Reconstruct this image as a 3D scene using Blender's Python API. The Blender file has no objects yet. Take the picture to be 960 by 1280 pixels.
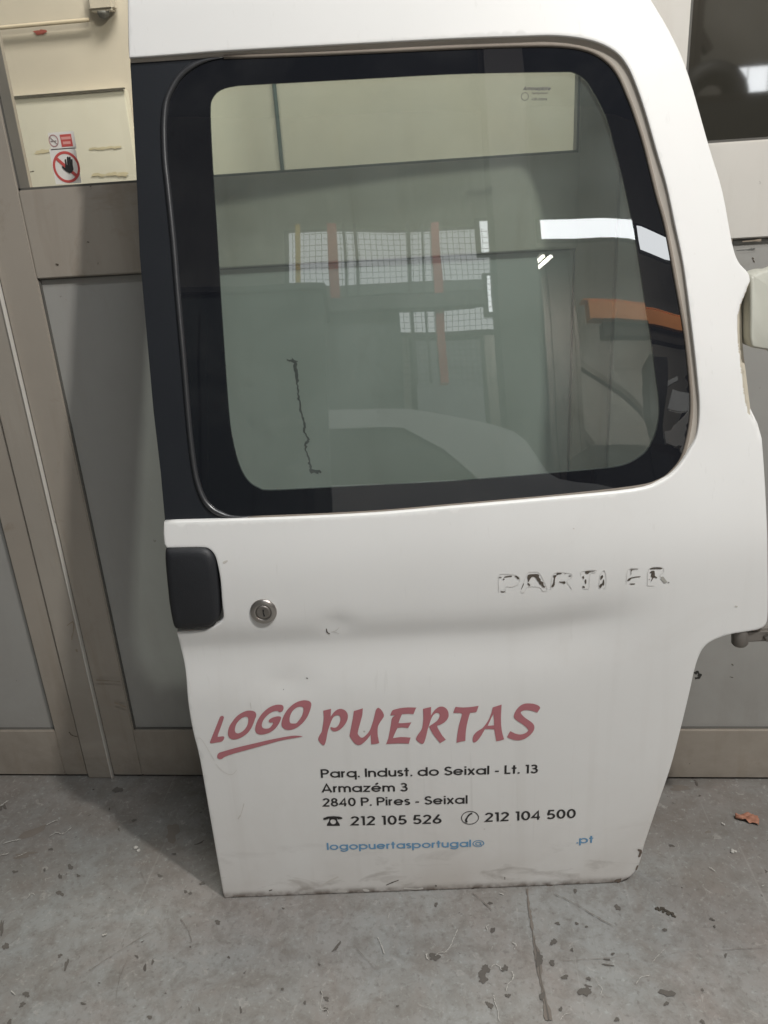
import bpy, bmesh, math, random
import numpy as np
from mathutils import Vector, Matrix, geometry
random.seed(7)
RAD = math.radians
scene = bpy.context.scene
col = scene.collection

# ------------------------------------------------------------------ camera
FPX, CX, CY, CAMH = 975.0, 480.0, 640.0, 0.95
_n = np.array([158, 2480, FPX]); _n = _n/np.linalg.norm(_n)
_x = np.array([10459, -(1652522-FPX*FPX)/2480, -FPX]); _x = _x/np.linalg.norm(_x)
_z = -_n; _y = np.cross(_z, _x)
ROT = np.stack([_x, _y, _z])
cam_d = bpy.data.cameras.new('camera'); cam = bpy.data.objects.new('camera', cam_d); col.objects.link(cam)
cam_d.sensor_fit = 'VERTICAL'; cam_d.sensor_height = 24.0; cam_d.sensor_width = 18.0
cam_d.lens = 24.0*FPX/1280; cam_d.clip_start = 0.02; cam_d.clip_end = 100
_r = ROT@np.array([1,0,0]); _u = ROT@np.array([0,-1,0]); _b = ROT@np.array([0,0,-1])
cam.matrix_world = Matrix(((_r[0],_u[0],_b[0],0),(_r[1],_u[1],_b[1],0),(_r[2],_u[2],_b[2],CAMH),(0,0,0,1)))
scene.camera = cam

# ------------------------------------------------------------------ world, lamps, exposure
world = bpy.data.worlds.new('World'); scene.world = world; world.use_nodes = True
bgn = world.node_tree.nodes['Background']
bgn.inputs[0].default_value = (0.78, 0.80, 0.80, 1); bgn.inputs[1].default_value = 0.05
scene.view_settings.view_transform = 'Standard'; scene.view_settings.look = 'None'
scene.view_settings.exposure = 0.0; scene.view_settings.gamma = 1.0
def area(name, loc, target, sx, sy, power, color):
    d = bpy.data.lights.new(name, 'AREA'); d.shape = 'RECTANGLE'; d.size = sx; d.size_y = sy
    d.energy = power; d.color = color
    o = bpy.data.objects.new(name, d); col.objects.link(o); o.location = loc
    o.rotation_euler = (Vector(target)-Vector(loc)).to_track_quat('-Z', 'Y').to_euler()
    return o
area('key_lamp', (0.95, 0.03, 2.44), (0.0, 1.0, 0.5), 0.08, 0.08, 39, (1.0, 0.972, 0.93))
area('soft_fill_light', (0.5, -1.0, 4.3), (0.1, 0.9, 0.5), 2.0, 1.0, 12, (0.78, 0.90, 1.0))  # added soft fill overhead, kept clear of the glass reflection
area('rear_fill_light', (1.0, -0.9, 4.6), (1.2, -3.6, 1.8), 1.5, 0.8, 165, (0.97, 0.98, 0.98))  # added lamp, brightens the reflected objects behind the camera
area('wall_fill_light', (2.0, -4.9, 3.4), (2.6, -7.0, 1.3), 1.2, 0.4, 120, (1.0, 0.96, 0.88))  # added lamp, lifts the hall wall for the pane reflections
area('girder_fill_light', (3.0, -2.3, 3.3), (2.8, -3.1, 2.2), 1.2, 0.2, 45, (1.0, 0.97, 0.9))  # added lamp, brightens the orange girder and the things near it
area('back_room_lamp', (-0.2, 1.45, 2.6), (-0.3, 2.2, 1.2), 0.8, 0.3, 42, (1.0, 0.97, 0.92))

# ------------------------------------------------------------------ projection geometry used for measuring
CAMP = np.array([0, 0, CAMH])
def ray(px, py): return ROT@np.array([px-CX, py-CY, FPX])
def at_floor(px, py, z=0.0):
    d = ray(px, py); return CAMP+d*((z-CAMH)/d[2])
def at_wall(px, py, y):
    d = ray(px, py); q = CAMP+d*(y/d[1]); return q
WY = 1.1146                                  # front face of the gate frames
# door frame of reference: origin at its lower left corner on the floor
DO = np.array([-0.3612, 0.8501, 0.0]); DA = math.atan2(0.0404, 0.578)
EX = np.array([math.cos(DA), math.sin(DA), 0]); EY = np.array([-math.sin(DA), math.cos(DA), 0])
_hz = []
def sstep(t): t = min(1.0, max(0.0, t)); return t*t*(3-2*t)
def softplus(t): return t if t > 30 else math.log1p(math.exp(t))
def pbase(x, z):
    p = 0.02*z+0.2347*0.02*softplus((z-0.536)/0.02)
    # side wrap at the hinge side and roof wrap at the top
    xr = 0.60-0.05*sstep((z-0.6)/0.5)
    if x > xr: p += 0.55*(x-xr)**2
    if z > 1.17: p += 1.4*(z-1.17)**2
    # swage line across the lower half
    f = 1-sstep((x-0.50)/0.14)
    zc = 0.418+0.022*sstep((x-0.42)/0.22)
    dz = z-zc
    s = 0.029 if dz > 0 else 0.050
    p += CREASE*f*math.exp(-(dz/s)**2)
    # gentle dents and waviness
    p += 0.0022*math.exp(-((x-0.13)/0.035)**2-((z-0.365)/0.022)**2)
    p += 0.0020*math.exp(-((x-0.205)/0.02)**2-((z-0.452)/0.014)**2)
    p += 0.0007*math.sin(x*11+1.0)*math.sin(z*9+0.4)*(1-sstep((z-0.5)/0.1))
    p += 0.0015*math.exp(-((x-0.66)/0.03)**2-((z-0.66)/0.05)**2)
    return p
CREASE = 0.0070
POCK = []
def pskin(x, z):
    p = pbase(x, z)
    if POCK and 0.60 < z < 0.87:
        zs = [q[1] for q in POCK]; xs = [q[0] for q in POCK]
        xe = np.interp(z, zs, xs)
        w = sstep((z-0.655)/0.03)*(1-sstep((z-0.838)/0.010))
        p += 0.026*w*sstep((x-xe)/0.014)
    return p
def D(px, py, off=0.0, fn=None):
    """photograph point -> (x, z) on the door skin, off metres behind it"""
    fn = fn or pbase
    d = ray(px, py); lo, hi = 0.0003, 0.003
    for _ in range(34):
        m = (lo+hi)/2; q = CAMP+d*m-DO
        if q@EY-fn(q@EX, q[2])-off > 0: hi = m
        else: lo = m
    q = CAMP+d*lo-DO
    return (float(q@EX), max(0.0008, float(q[2])))
for p_ in [(937,351),(925,380),(921,395),(920.5,412),(922,430),(926,465),(930,500),(934,515),(944,532)][::-1]:
    POCK.append(D(*p_))

# ------------------------------------------------------------------ materials
def new_mat(name):
    m = bpy.data.materials.new(name); m.use_nodes = True
    nt = m.node_tree; b = nt.nodes['Principled BSDF']
    return m, nt, b
def N(nt, t, **kw):
    n = nt.nodes.new(t)
    for k, v in kw.items():
        if hasattr(n, k): setattr(n, k, v)
        else: n.inputs[k].default_value = v
    return n
def L(nt, a, b): nt.links.new(a, b)
def ramp(nt, fac, stops, interp='LINEAR'):
    r = nt.nodes.new('ShaderNodeValToRGB'); r.color_ramp.interpolation = interp
    e = r.color_ramp.elements
    while len(e) < len(stops): e.new(0.5)
    for i, (p, c) in enumerate(stops):
        e[i].position = p; e[i].color = (c, c, c, 1) if isinstance(c, (int, float)) else (*c, 1)
    L(nt, fac, r.inputs[0]); return r.outputs[0]
def mix(nt, fac, a, b, mode='MIX'):
    n = nt.nodes.new('ShaderNodeMix'); n.data_type = 'RGBA'; n.blend_type = mode
    for s, v in ((0, fac), (6, a), (7, b)):
        if hasattr(v, 'is_linked'): L(nt, v, n.inputs[s])
        else: n.inputs[s].default_value = v if isinstance(v, (int, float)) else (*v, 1)
    return n.outputs[2]
def coords(nt, scale=(1,1,1), rot=(0,0,0), loc=(0,0,0), kind='Object'):
    tc = nt.nodes.new('ShaderNodeTexCoord'); mp = nt.nodes.new('ShaderNodeMapping')
    mp.inputs['Scale'].default_value = scale; mp.inputs['Rotation'].default_value = rot; mp.inputs['Location'].default_value = loc
    L(nt, tc.outputs[kind], mp.inputs[0]); return mp.outputs[0]
def noise(nt, vec, scale, detail=4, rough=0.55, dist=0.0):
    n = N(nt, 'ShaderNodeTexNoise'); n.inputs['Scale'].default_value = scale; n.inputs['Detail'].default_value = detail
    n.inputs['Roughness'].default_value = rough; n.inputs['Distortion'].default_value = dist
    L(nt, vec, n.inputs['Vector']); return n.outputs['Fac']
def bump(nt, b, h, strength, dist=0.001):
    n = nt.nodes.new('ShaderNodeBump'); n.inputs['Strength'].default_value = strength; n.inputs['Distance'].default_value = dist
    L(nt, h, n.inputs['Height']); L(nt, n.outputs[0], b.inputs['Normal'])
def math_(nt, op, a, b=None):
    n = nt.nodes.new('ShaderNodeMath'); n.operation = op
    for i, v in enumerate((a, b)):
        if v is None: continue
        if hasattr(v, 'is_linked'): L(nt, v, n.inputs[i])
        else: n.inputs[i].default_value = v
    return n.outputs[0]
def simple(name, c, rough=0.5, metal=0.0, spec=0.5, bumpy=0, bscale=200, var=0.0, coat=0.0):
    m, nt, b = new_mat(name)
    b.inputs['Roughness'].default_value = rough; b.inputs['Metallic'].default_value = metal
    b.inputs['Specular IOR Level'].default_value = spec; b.inputs['Coat Weight'].default_value = coat
    v = coords(nt)
    f = noise(nt, v, 14, 5)
    k = 1-var
    L(nt, mix(nt, f, tuple(q*k for q in c), tuple(min(1, q*(1+var)) for q in c)), b.inputs['Base Color'])
    if bumpy: bump(nt, b, noise(nt, v, bscale, 3), bumpy)
    return m
def emit(name, c, s):
    m = bpy.data.materials.new(name); m.use_nodes = True; nt = m.node_tree; nt.nodes.clear()
    e = nt.nodes.new('ShaderNodeEmission'); e.inputs[0].default_value = (*c, 1); e.inputs[1].default_value = s
    o = nt.nodes.new('ShaderNodeOutputMaterial'); L(nt, e.outputs[0], o.inputs[0]); return m

def mat_white_paint():
    m, nt, b = new_mat('van_white_paint')
    v = coords(nt)
    sep = nt.nodes.new('ShaderNodeSeparateXYZ'); L(nt, v, sep.inputs[0])
    zz = sep.outputs[2]
    base = mix(nt, ramp(nt, noise(nt, v, 3.0, 4), [(0.35, 0.0), (0.7, 1.0)]), (0.72, 0.715, 0.70), (0.755, 0.75, 0.735))
    # road grime: heavier towards the sill
    low = ramp(nt, zz, [(0.0, 1.0), (0.07, 0.50), (0.22, 0.16), (0.42, 0.0)])
    n1 = ramp(nt, noise(nt, v, 5.0, 6, 0.6, 0.4), [(0.35, 0.0), (0.68, 1.0)])
    f1 = math_(nt, 'MULTIPLY', low, math_(nt, 'ADD', math_(nt, 'MULTIPLY', n1, 0.5), 0.22))
    c = mix(nt, f1, base, (0.47, 0.42, 0.375))
    # soft smears just above the sill
    vs = coords(nt, (9, 9, 26), (0, 0.25, 0))
    sm = ramp(nt, noise(nt, vs, 1.4, 5, 0.6, 0.6), [(0.56, 0.0), (0.72, 1.0)])
    sill = ramp(nt, zz, [(0.002, 0.9), (0.02, 0.7), (0.06, 0.30), (0.12, 0.0)])
    c = mix(nt, math_(nt, 'MULTIPLY', math_(nt, 'MULTIPLY', sm, sill), 0.75), c, (0.20, 0.165, 0.135))
    # thin dark line at the very bottom edge
    edge = ramp(nt, zz, [(0.0, 1.0), (0.005, 0.85), (0.013, 0.0)])
    c = mix(nt, math_(nt, 'MULTIPLY', edge, ramp(nt, noise(nt, v, 60, 4), [(0.3, 0.25), (0.6, 1.0)])), c, (0.13, 0.10, 0.08))
    # faint vertical run marks
    vr = coords(nt, (42, 42, 1.6))
    rn = ramp(nt, noise(nt, vr, 1.0, 3), [(0.55, 0.0), (0.75, 1.0)])
    rl = ramp(nt, zz, [(0.0, 0.9), (0.3, 0.5), (0.6, 0.1)])
    c = mix(nt, math_(nt, 'MULTIPLY', math_(nt, 'MULTIPLY', rn, rl), 0.20), c, (0.50, 0.47, 0.43))
    for rz, lo_ in ((0.5, 3.0), (-0.9, 6.0)):
        vv = coords(nt, (150, 150, 3.0), (0, rz, 0), (lo_, lo_, 0))
        sc = ramp(nt, noise(nt, vv, 1.0, 2, 0.5, 0.4), [(0.70, 0.0), (0.77, 1.0)])
        c = mix(nt, math_(nt, 'MULTIPLY', sc, 0.10), c, (0.42, 0.40, 0.37))
    gs_ = ramp(nt, noise(nt, coords(nt, loc=(2, 8, 5)), 7.5, 6, 0.65, 0.6), [(0.56, 0.0), (0.76, 1.0)])
    c = mix(nt, math_(nt, 'MULTIPLY', gs_, 0.14), c, (0.56, 0.52, 0.48))
    # stone chips / specks
    vo = N(nt, 'ShaderNodeTexVoronoi'); vo.inputs['Scale'].default_value = 16; vo.inputs['Randomness'].default_value = 1
    L(nt, v, vo.inputs['Vector'])
    sp = ramp(nt, vo.outputs['Distance'], [(0.0, 1.0), (0.018, 1.0), (0.030, 0.0)])
    pick = ramp(nt, noise(nt, v, 9.0, 2), [(0.60, 0.0), (0.64, 1.0)], 'CONSTANT')
    c = mix(nt, math_(nt, 'MULTIPLY', math_(nt, 'MULTIPLY', sp, pick), 0.5), c, (0.22, 0.18, 0.14))
    L(nt, c, b.inputs['Base Color'])
    rr = nt.nodes.new('ShaderNodeMapRange'); rr.inputs[3].default_value = 0.36; rr.inputs[4].default_value = 0.52
    L(nt, n1, rr.inputs[0]); L(nt, rr.outputs[0], b.inputs['Roughness'])
    b.inputs['Specular IOR Level'].default_value = 0.45
    b.inputs['Coat Weight'].default_value = 0.25; b.inputs['Coat Roughness'].default_value = 0.22
    bump(nt, b, noise(nt, v, 260, 2), 0.04, 0.0006)
    return m
def mat_gate(name, c, dirt, warm=(0.20,0.15,0.10), rough=0.55):
    m, nt, b = new_mat(name)
    v = coords(nt)
    a = ramp(nt, noise(nt, v, 2.2, 6, 0.6, 0.3), [(0.32, 0.0), (0.72, 1.0)])
    cc = mix(nt, a, tuple(q*0.90 for q in c), tuple(q*1.07 for q in c))
    vs = coords(nt, (26, 26, 3.0))
    s = ramp(nt, noise(nt, vs, 1.0, 5, 0.65, 0.2), [(0.52, 0.0), (0.80, 1.0)])
    cc = mix(nt, math_(nt, 'MULTIPLY', s, dirt*0.35), cc, warm)
    g = ramp(nt, noise(nt, coords(nt, (1, 1, 1), loc=(3, 2, 1)), 7.0, 7, 0.7, 0.8), [(0.60, 0.0), (0.74, 1.0)])
    cc = mix(nt, math_(nt, 'MULTIPLY', g, dirt*0.5), cc, warm)
    g2 = ramp(nt, noise(nt, coords(nt, (1, 1, 0.6), loc=(9, 2, 5)), 38.0, 5, 0.6, 1.2), [(0.705, 0.0), (0.74, 1.0)])
    cc = mix(nt, math_(nt, 'MULTIPLY', g2, dirt), cc, (0.06, 0.045, 0.035))
    g3 = ramp(nt, noise(nt, coords(nt, (1.5, 1.5, 0.8), loc=(1, 7, 5)), 24.0, 5, 0.6, 0.5), [(0.70, 0.0), (0.76, 1.0)])
    cc = mix(nt, math_(nt, 'MULTIPLY', g3, 0.35), cc, (0.5, 0.49, 0.46))
    sz = nt.nodes.new('ShaderNodeSeparateXYZ'); L(nt, v, sz.inputs[0])
    lo = ramp(nt, sz.outputs[2], [(0.0, 1.0), (0.12, 0.55), (0.40, 0.12), (0.7, 0.0)])
    ln = ramp(nt, noise(nt, coords(nt, (1, 1, 1), loc=(7, 7, 2)), 9.0, 6, 0.68, 0.5), [(0.34, 0.15), (0.66, 1.0)])
    cc = mix(nt, math_(nt, 'MULTIPLY', math_(nt, 'MULTIPLY', lo, ln), 0.55*min(1, dirt+0.3)), cc, (0.15, 0.125, 0.10))
    L(nt, cc, b.inputs['Base Color']); b.inputs['Roughness'].default_value = rough
    b.inputs['Specular IOR Level'].default_value = 0.35
    bump(nt, b, noise(nt, v, 55, 5), 0.10, 0.001)
    return m
def mat_floor():
    m, nt, b = new_mat('painted_concrete')
    v = coords(nt)
    n0 = noise(nt, v, 1.6, 7, 0.62, 0.4)
    c = mix(nt, ramp(nt, n0, [(0.3, 0.0), (0.7, 1.0)]), (0.208, 0.213, 0.208), (0.288, 0.288, 0.278))
    n1 = noise(nt, v, 9.0, 7, 0.68, 0.6)
    c = mix(nt, math_(nt, 'MULTIPLY', ramp(nt, n1, [(0.44, 0.0), (0.68, 1.0)]), 0.62), c, (0.165, 0.140, 0.118))
    # warm pink-brown patches where the coat is thin
    n2 = noise(nt, coords(nt, loc=(4, 1, 0)), 2.6, 6, 0.7, 0.8)
    c = mix(nt, math_(nt, 'MULTIPLY', ramp(nt, n2, [(0.46, 0.0), (0.66, 1.0)]), 0.55), c, (0.235, 0.195, 0.175))
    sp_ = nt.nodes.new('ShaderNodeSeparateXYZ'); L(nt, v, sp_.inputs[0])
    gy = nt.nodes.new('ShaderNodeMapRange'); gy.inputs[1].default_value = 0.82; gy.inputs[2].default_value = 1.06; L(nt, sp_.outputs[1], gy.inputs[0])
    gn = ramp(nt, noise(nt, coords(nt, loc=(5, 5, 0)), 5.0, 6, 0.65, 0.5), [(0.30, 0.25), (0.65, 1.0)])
    c = mix(nt, math_(nt, 'MULTIPLY', math_(nt, 'MULTIPLY', gy.outputs[0], gn), 0.74), c, (0.112, 0.097, 0.082))  # threshold grime, made stronger to paint in the shadow behind the door
    # fine speckle
    n3 = noise(nt, v, 130, 3, 0.6)
    c = mix(nt, math_(nt, 'MULTIPLY', ramp(nt, n3, [(0.56, 0.0), (0.72, 1.0)]), 0.55), c, (0.11, 0.10, 0.09))
    n3b = noise(nt, coords(nt, loc=(8, 3, 0)), 150, 3, 0.6)
    c = mix(nt, math_(nt, 'MULTIPLY', ramp(nt, n3b, [(0.58, 0.0), (0.74, 1.0)]), 0.42), c, (0.38, 0.41, 0.39))
    n5 = noise(nt, coords(nt, loc=(6, 9, 0)), 34, 6, 0.75, 0.4)
    c = mix(nt, math_(nt, 'MULTIPLY', ramp(nt, n5, [(0.46, 0.0), (0.64, 1.0)]), 0.52), c, (0.135, 0.12, 0.105))
    n6 = noise(nt, coords(nt, loc=(3, 4, 0)), 60, 5, 0.7, 0.9)
    c = mix(nt, math_(nt, 'MULTIPLY', ramp(nt, n6, [(0.60, 0.0), (0.67, 1.0)]), 0.40), c, (0.37, 0.355, 0.33))
    # small dark chips, clustered
    n4 = noise(nt, coords(nt, loc=(1, 5, 0)), 42, 3, 0.5, 0.5)
    cl = ramp(nt, noise(nt, coords(nt, loc=(2, 2, 0)), 3.2, 3), [(0.42, 0.0), (0.60, 1.0)])
    th = math_(nt, 'ADD', n4, math_(nt, 'MULTIPLY', cl, 0.055))
    ch = ramp(nt, th, [(0.735, 0.0), (0.752, 1.0)])
    c = mix(nt, math_(nt, 'MULTIPLY', ch, 0.85), c, (0.062, 0.052, 0.045))
    # pale hairline scratches in two directions
    for rz, loc in ((0.9, 2.0), (2.3, 7.0), (1.6, 4.0)):
        vv = coords(nt, (170, 2.6, 1), (0, 0, rz), (loc, loc, 0))
        s = ramp(nt, noise(nt, vv, 1.0, 2, 0.5, 0.6), [(0.68, 0.0), (0.76, 1.0)])
        k = (0.40, 0.39, 0.37) if rz < 2 else (0.10, 0.09, 0.08)
        c = mix(nt, math_(nt, 'MULTIPLY', s, 0.15), c, k)
    L(nt, c, b.inputs['Base Color'])
    rr = nt.nodes.new('ShaderNodeMapRange'); rr.inputs[3].default_value = 0.42; rr.inputs[4].default_value = 0.75
    L(nt, n1, rr.inputs[0]); L(nt, rr.outputs[0], b.inputs['Roughness'])
    b.inputs['Specular IOR Level'].default_value = 0.35
    hb = math_(nt, 'SUBTRACT', math_(nt, 'ADD', math_(nt, 'MULTIPLY', n3, 0.25), math_(nt, 'MULTIPLY', n1, 0.8)), math_(nt, 'MULTIPLY', ch, 0.8))
    bump(nt, b, hb, 0.35, 0.0012)
    return m
def mat_glass(name, tint, r0=1.45, rough=0.0, dirt=0.0):
    m = bpy.data.materials.new(name); m.use_nodes = True; nt = m.node_tree; nt.nodes.clear()
    out = nt.nodes.new('ShaderNodeOutputMaterial')
    tr = nt.nodes.new('ShaderNodeBsdfTransparent'); tr.inputs[0].default_value = (*tint, 1)
    gl = nt.nodes.new('ShaderNodeBsdfGlossy'); gl.inputs['Roughness'].default_value = max(rough, 0.012); gl.inputs[0].default_value = (1, 1, 1, 1)
    fr = nt.nodes.new('ShaderNodeFresnel'); fr.inputs[0].default_value = r0
    bn = nt.nodes.new('ShaderNodeBump'); bn.inputs['Strength'].default_value = 0.5; bn.inputs['Distance'].default_value = 0.0009
    L(nt, noise(nt, coords(nt), 6.0, 1, 0.4), bn.inputs['Height']); L(nt, bn.outputs[0], gl.inputs['Normal'])
    gm = nt.nodes.new('ShaderNodeNewGeometry'); ff = math_(nt, 'MULTIPLY', fr.outputs[0], math_(nt, 'SUBTRACT', 1.0, gm.outputs['Backfacing']))
    mx = nt.nodes.new('ShaderNodeMixShader'); L(nt, ff, mx.inputs[0]); L(nt, tr.outputs[0], mx.inputs[1]); L(nt, gl.outputs[0], mx.inputs[2])
    last = mx.outputs[0]
    if dirt:  # pale film: dirt plus a veil of reflected grey put in as colour
        df = nt.nodes.new('ShaderNodeBsdfDiffuse'); df.inputs[0].default_value = (0.58, 0.63, 0.61, 1)
        v = coords(nt)
        f = ramp(nt, noise(nt, v, 5.5, 6, 0.62, 0.7), [(0.30, dirt*0.35), (0.75, dirt)])
        m2 = nt.nodes.new('ShaderNodeMixShader'); L(nt, f, m2.inputs[0]); L(nt, last, m2.inputs[1]); L(nt, df.outputs[0], m2.inputs[2]); last = m2.outputs[0]
    L(nt, last, out.inputs[0]); return m

def mat_band():
    m = bpy.data.materials.new('black_glass_band'); m.use_nodes = True; nt = m.node_tree; nt.nodes.clear()
    out = nt.nodes.new('ShaderNodeOutputMaterial'); df = nt.nodes.new('ShaderNodeBsdfDiffuse'); df.inputs[0].default_value = (0.009, 0.010, 0.013, 1)
    gl = nt.nodes.new('ShaderNodeBsdfGlossy'); gl.inputs['Roughness'].default_value = 0.0; bn = nt.nodes.new('ShaderNodeBump'); bn.inputs['Strength'].default_value = 0.5; bn.inputs['Distance'].default_value = 0.0009; L(nt, noise(nt, coords(nt), 6.0, 1, 0.4), bn.inputs['Height']); L(nt, bn.outputs[0], gl.inputs['Normal']); fr = nt.nodes.new('ShaderNodeFresnel'); fr.inputs[0].default_value = 1.80
    mx = nt.nodes.new('ShaderNodeMixShader'); L(nt, fr.outputs[0], mx.inputs[0]); L(nt, df.outputs[0], mx.inputs[1]); L(nt, gl.outputs[0], mx.inputs[2])
    d2 = nt.nodes.new('ShaderNodeBsdfDiffuse'); d2.inputs[0].default_value = (0.45, 0.44, 0.41, 1)
    f = ramp(nt, noise(nt, coords(nt), 7.0, 6, 0.62, 0.7), [(0.45, 0.0), (0.8, 0.025)])
    m2 = nt.nodes.new('ShaderNodeMixShader'); L(nt, f, m2.inputs[0]); L(nt, mx.outputs[0], m2.inputs[1]); L(nt, d2.outputs[0], m2.inputs[2])
    L(nt, m2.outputs[0], out.inputs[0]); return m
M = dict(
 paint=mat_white_paint(),
 beige=mat_gate('gate_beige_paint', (0.352, 0.314, 0.268), 1.0),
 strip=mat_gate('gate_cover_strip_paint', (0.365, 0.330, 0.285), 0.9),
 panel=mat_gate('gate_grey_panel', (0.345, 0.338, 0.318), 0.42, (0.20, 0.17, 0.14), 0.42),
 cream=mat_gate('gate_lit_beige_paint', (0.62, 0.595, 0.55), 0.40, (0.34, 0.28, 0.21)),  # lit copy of the beige: light on the right leaf put into colour
 gap=simple('dark_gap_rubber', (0.03, 0.028, 0.025), 0.8),
 gasket=simple('glazing_gasket', (0.10, 0.095, 0.085), 0.6, var=0.2),
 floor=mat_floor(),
 black=simple('black_door_film', (0.014, 0.016, 0.020), 0.42, spec=0.4, bumpy=0.08, bscale=300, var=0.12),
 band=mat_band(),
 bead=simple('black_rubber_bead', (0.030, 0.031, 0.034), 0.30, spec=0.8, var=0.2),
 step=simple('shaded_grimy_step_paint', (0.40, 0.365, 0.32), 0.55, bumpy=0.2, bscale=120, var=0.22),  # grime plus the shade under the lip, painted into the colour
 yellowed=simple('hinge_pocket_beige', (0.50, 0.455, 0.37), 0.5, var=0.2),  # beige and darker than the skin, for the hinge pocket faces
 seal=simple('grimy_sealant', (0.20, 0.17, 0.14), 0.7, bumpy=0.3, bscale=150, var=0.3),
 handle=simple('black_grained_plastic', (0.017, 0.018, 0.021), 0.50, spec=0.42, bumpy=0.22, bscale=900, var=0.25),
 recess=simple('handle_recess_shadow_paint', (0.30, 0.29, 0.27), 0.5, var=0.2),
 metal=simple('worn_nickel', (0.42, 0.395, 0.37), 0.30, metal=0.9, bumpy=0.1, bscale=400, var=0.25),
 metal2=simple('dull_nickel_face', (0.26, 0.24, 0.22), 0.42, metal=0.8, bumpy=0.2, bscale=600, var=0.2),
 hinge=simple('dirty_hinge_steel', (0.24, 0.22, 0.20), 0.45, metal=0.5, bumpy=0.2, bscale=120, var=0.35),
 hingep=simple('yellowed_white_hinge_paint', (0.43, 0.43, 0.375), 0.35, var=0.10),
 hole=simple('keyhole_black', (0.01, 0.01, 0.01), 0.6),
 red=simple('faded_red_vinyl', (0.42, 0.155, 0.175), 0.40, var=0.07),
 ink=simple('black_vinyl', (0.022, 0.020, 0.020), 0.40, var=0.1),
 blue=simple('blue_vinyl', (0.14, 0.31, 0.50), 0.40, var=0.1),
 res=simple('brown_glue_residue', (0.085, 0.07, 0.055), 0.75, bumpy=0.4, bscale=300, var=0.5),
 resl=simple('clear_glue_ghost', (0.645, 0.635, 0.615), 0.55, var=0.04),
 glass=mat_glass('green_tinted_glass', (0.87, 0.925, 0.90), 1.85, dirt=0.075),  # dirt film raised to paint in the veil of reflected grey
 pane=mat_glass('gate_window_glass', (0.96, 0.96, 0.93), 1.45, dirt=0.03),
 backwall=mat_gate('back_room_cream_wall', (0.57, 0.515, 0.43), 0.25, (0.36, 0.27, 0.18)),
 backboard=mat_gate('back_room_cream_board', (0.69, 0.66, 0.56), 0.15, (0.45, 0.36, 0.12)),
 line=simple('dark_joint', (0.09, 0.08, 0.06), 0.8, var=0.3),
 dirt=simple('dark_grime', (0.09, 0.07, 0.05), 0.8, var=0.4),
 dirtl=simple('brown_grime', (0.26, 0.215, 0.165), 0.8, var=0.35),
 inner=simple('dull_inner_panel', (0.20, 0.20, 0.19), 0.6, var=0.2),
 pipe=simple('old_cream_pipe', (0.38, 0.32, 0.23), 0.6, var=0.25),
 teal=simple('teal_grey_conduit', (0.12, 0.17, 0.165), 0.6, var=0.3),
 sheet=simple('sticker_white', (0.80, 0.77, 0.72), 0.5, var=0.02),
 sred=simple('sticker_red', (0.58, 0.10, 0.09), 0.45, var=0.05),
 sredl=simple('sticker_pale_red', (0.75, 0.36, 0.32), 0.45, var=0.03),
 sblk=simple('sticker_black', (0.03, 0.03, 0.03), 0.5, var=0.1),
 leaf=simple('dry_orange_leaf', (0.33, 0.15, 0.095), 0.7, bumpy=0.4, bscale=120, var=0.35),
 chip=simple('bare_dark_concrete', (0.098, 0.088, 0.078), 0.85, bumpy=0.5, bscale=250, var=0.3),
 chipl=simple('torn_paint_edge', (0.40, 0.385, 0.355), 0.7, var=0.2),
 stain=simple('brown_floor_stain', (0.150, 0.130, 0.112), 0.8, var=0.3),
 crumb=simple('dark_dirt_crumb', (0.06, 0.05, 0.038), 0.9, bumpy=0.6, bscale=200, var=0.5),
 white=simple('white_plastic', (0.70, 0.68, 0.62), 0.5, var=0.05),
)

# ------------------------------------------------------------------ object helpers
def tag(o, label=None, cat=None, group=None, kind=None):
    if label: o['label'] = label
    if cat: o['category'] = cat
    if group: o['group'] = group
    if kind: o['kind'] = kind
    return o
def empty(name, loc=(0,0,0), rz=0.0):
    o = bpy.data.objects.new(name, None); o.empty_display_size = 0.05; col.objects.link(o)
    o.location = loc; o.rotation_euler = (0, 0, rz); return o
def obj(name, verts, faces, mat, parent=None, smooth=False, world_space=False):
    me = bpy.data.meshes.new(name); me.from_pydata([tuple(v) for v in verts], [], faces)
    mats = mat if isinstance(mat, (list, tuple)) else [mat]
    for q in mats: me.materials.append(q)
    if smooth: me.polygons.foreach_set('use_smooth', [True]*len(me.polygons))
    me.update()
    o = bpy.data.objects.new(name, me); col.objects.link(o)
    if parent: 
        o.parent = parent
        if world_space:
            o.matrix_parent_inverse = (Matrix.Translation(parent.location)@parent.rotation_euler.to_matrix().to_4x4()).inverted()
    return o
def box(name, x0, x1, y0, y1, z0, z1, mat, parent=None, bev=0.0015, origin=None):
    bm = bmesh.new(); bmesh.ops.create_cube(bm, size=1)
    for v in bm.verts: v.co = Vector(((x0+x1)/2+v.co.x*(x1-x0), (y0+y1)/2+v.co.y*(y1-y0), (z0+z1)/2+v.co.z*(z1-z0)))
    if bev: bmesh.ops.bevel(bm, geom=bm.edges[:], offset=bev, segments=2, affect='EDGES')
    me = bpy.data.meshes.new(name); bm.to_mesh(me); bm.free(); me.materials.append(mat)
    o = bpy.data.objects.new(name, me); col.objects.link(o)
    if parent: o.parent = parent
    return o
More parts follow.
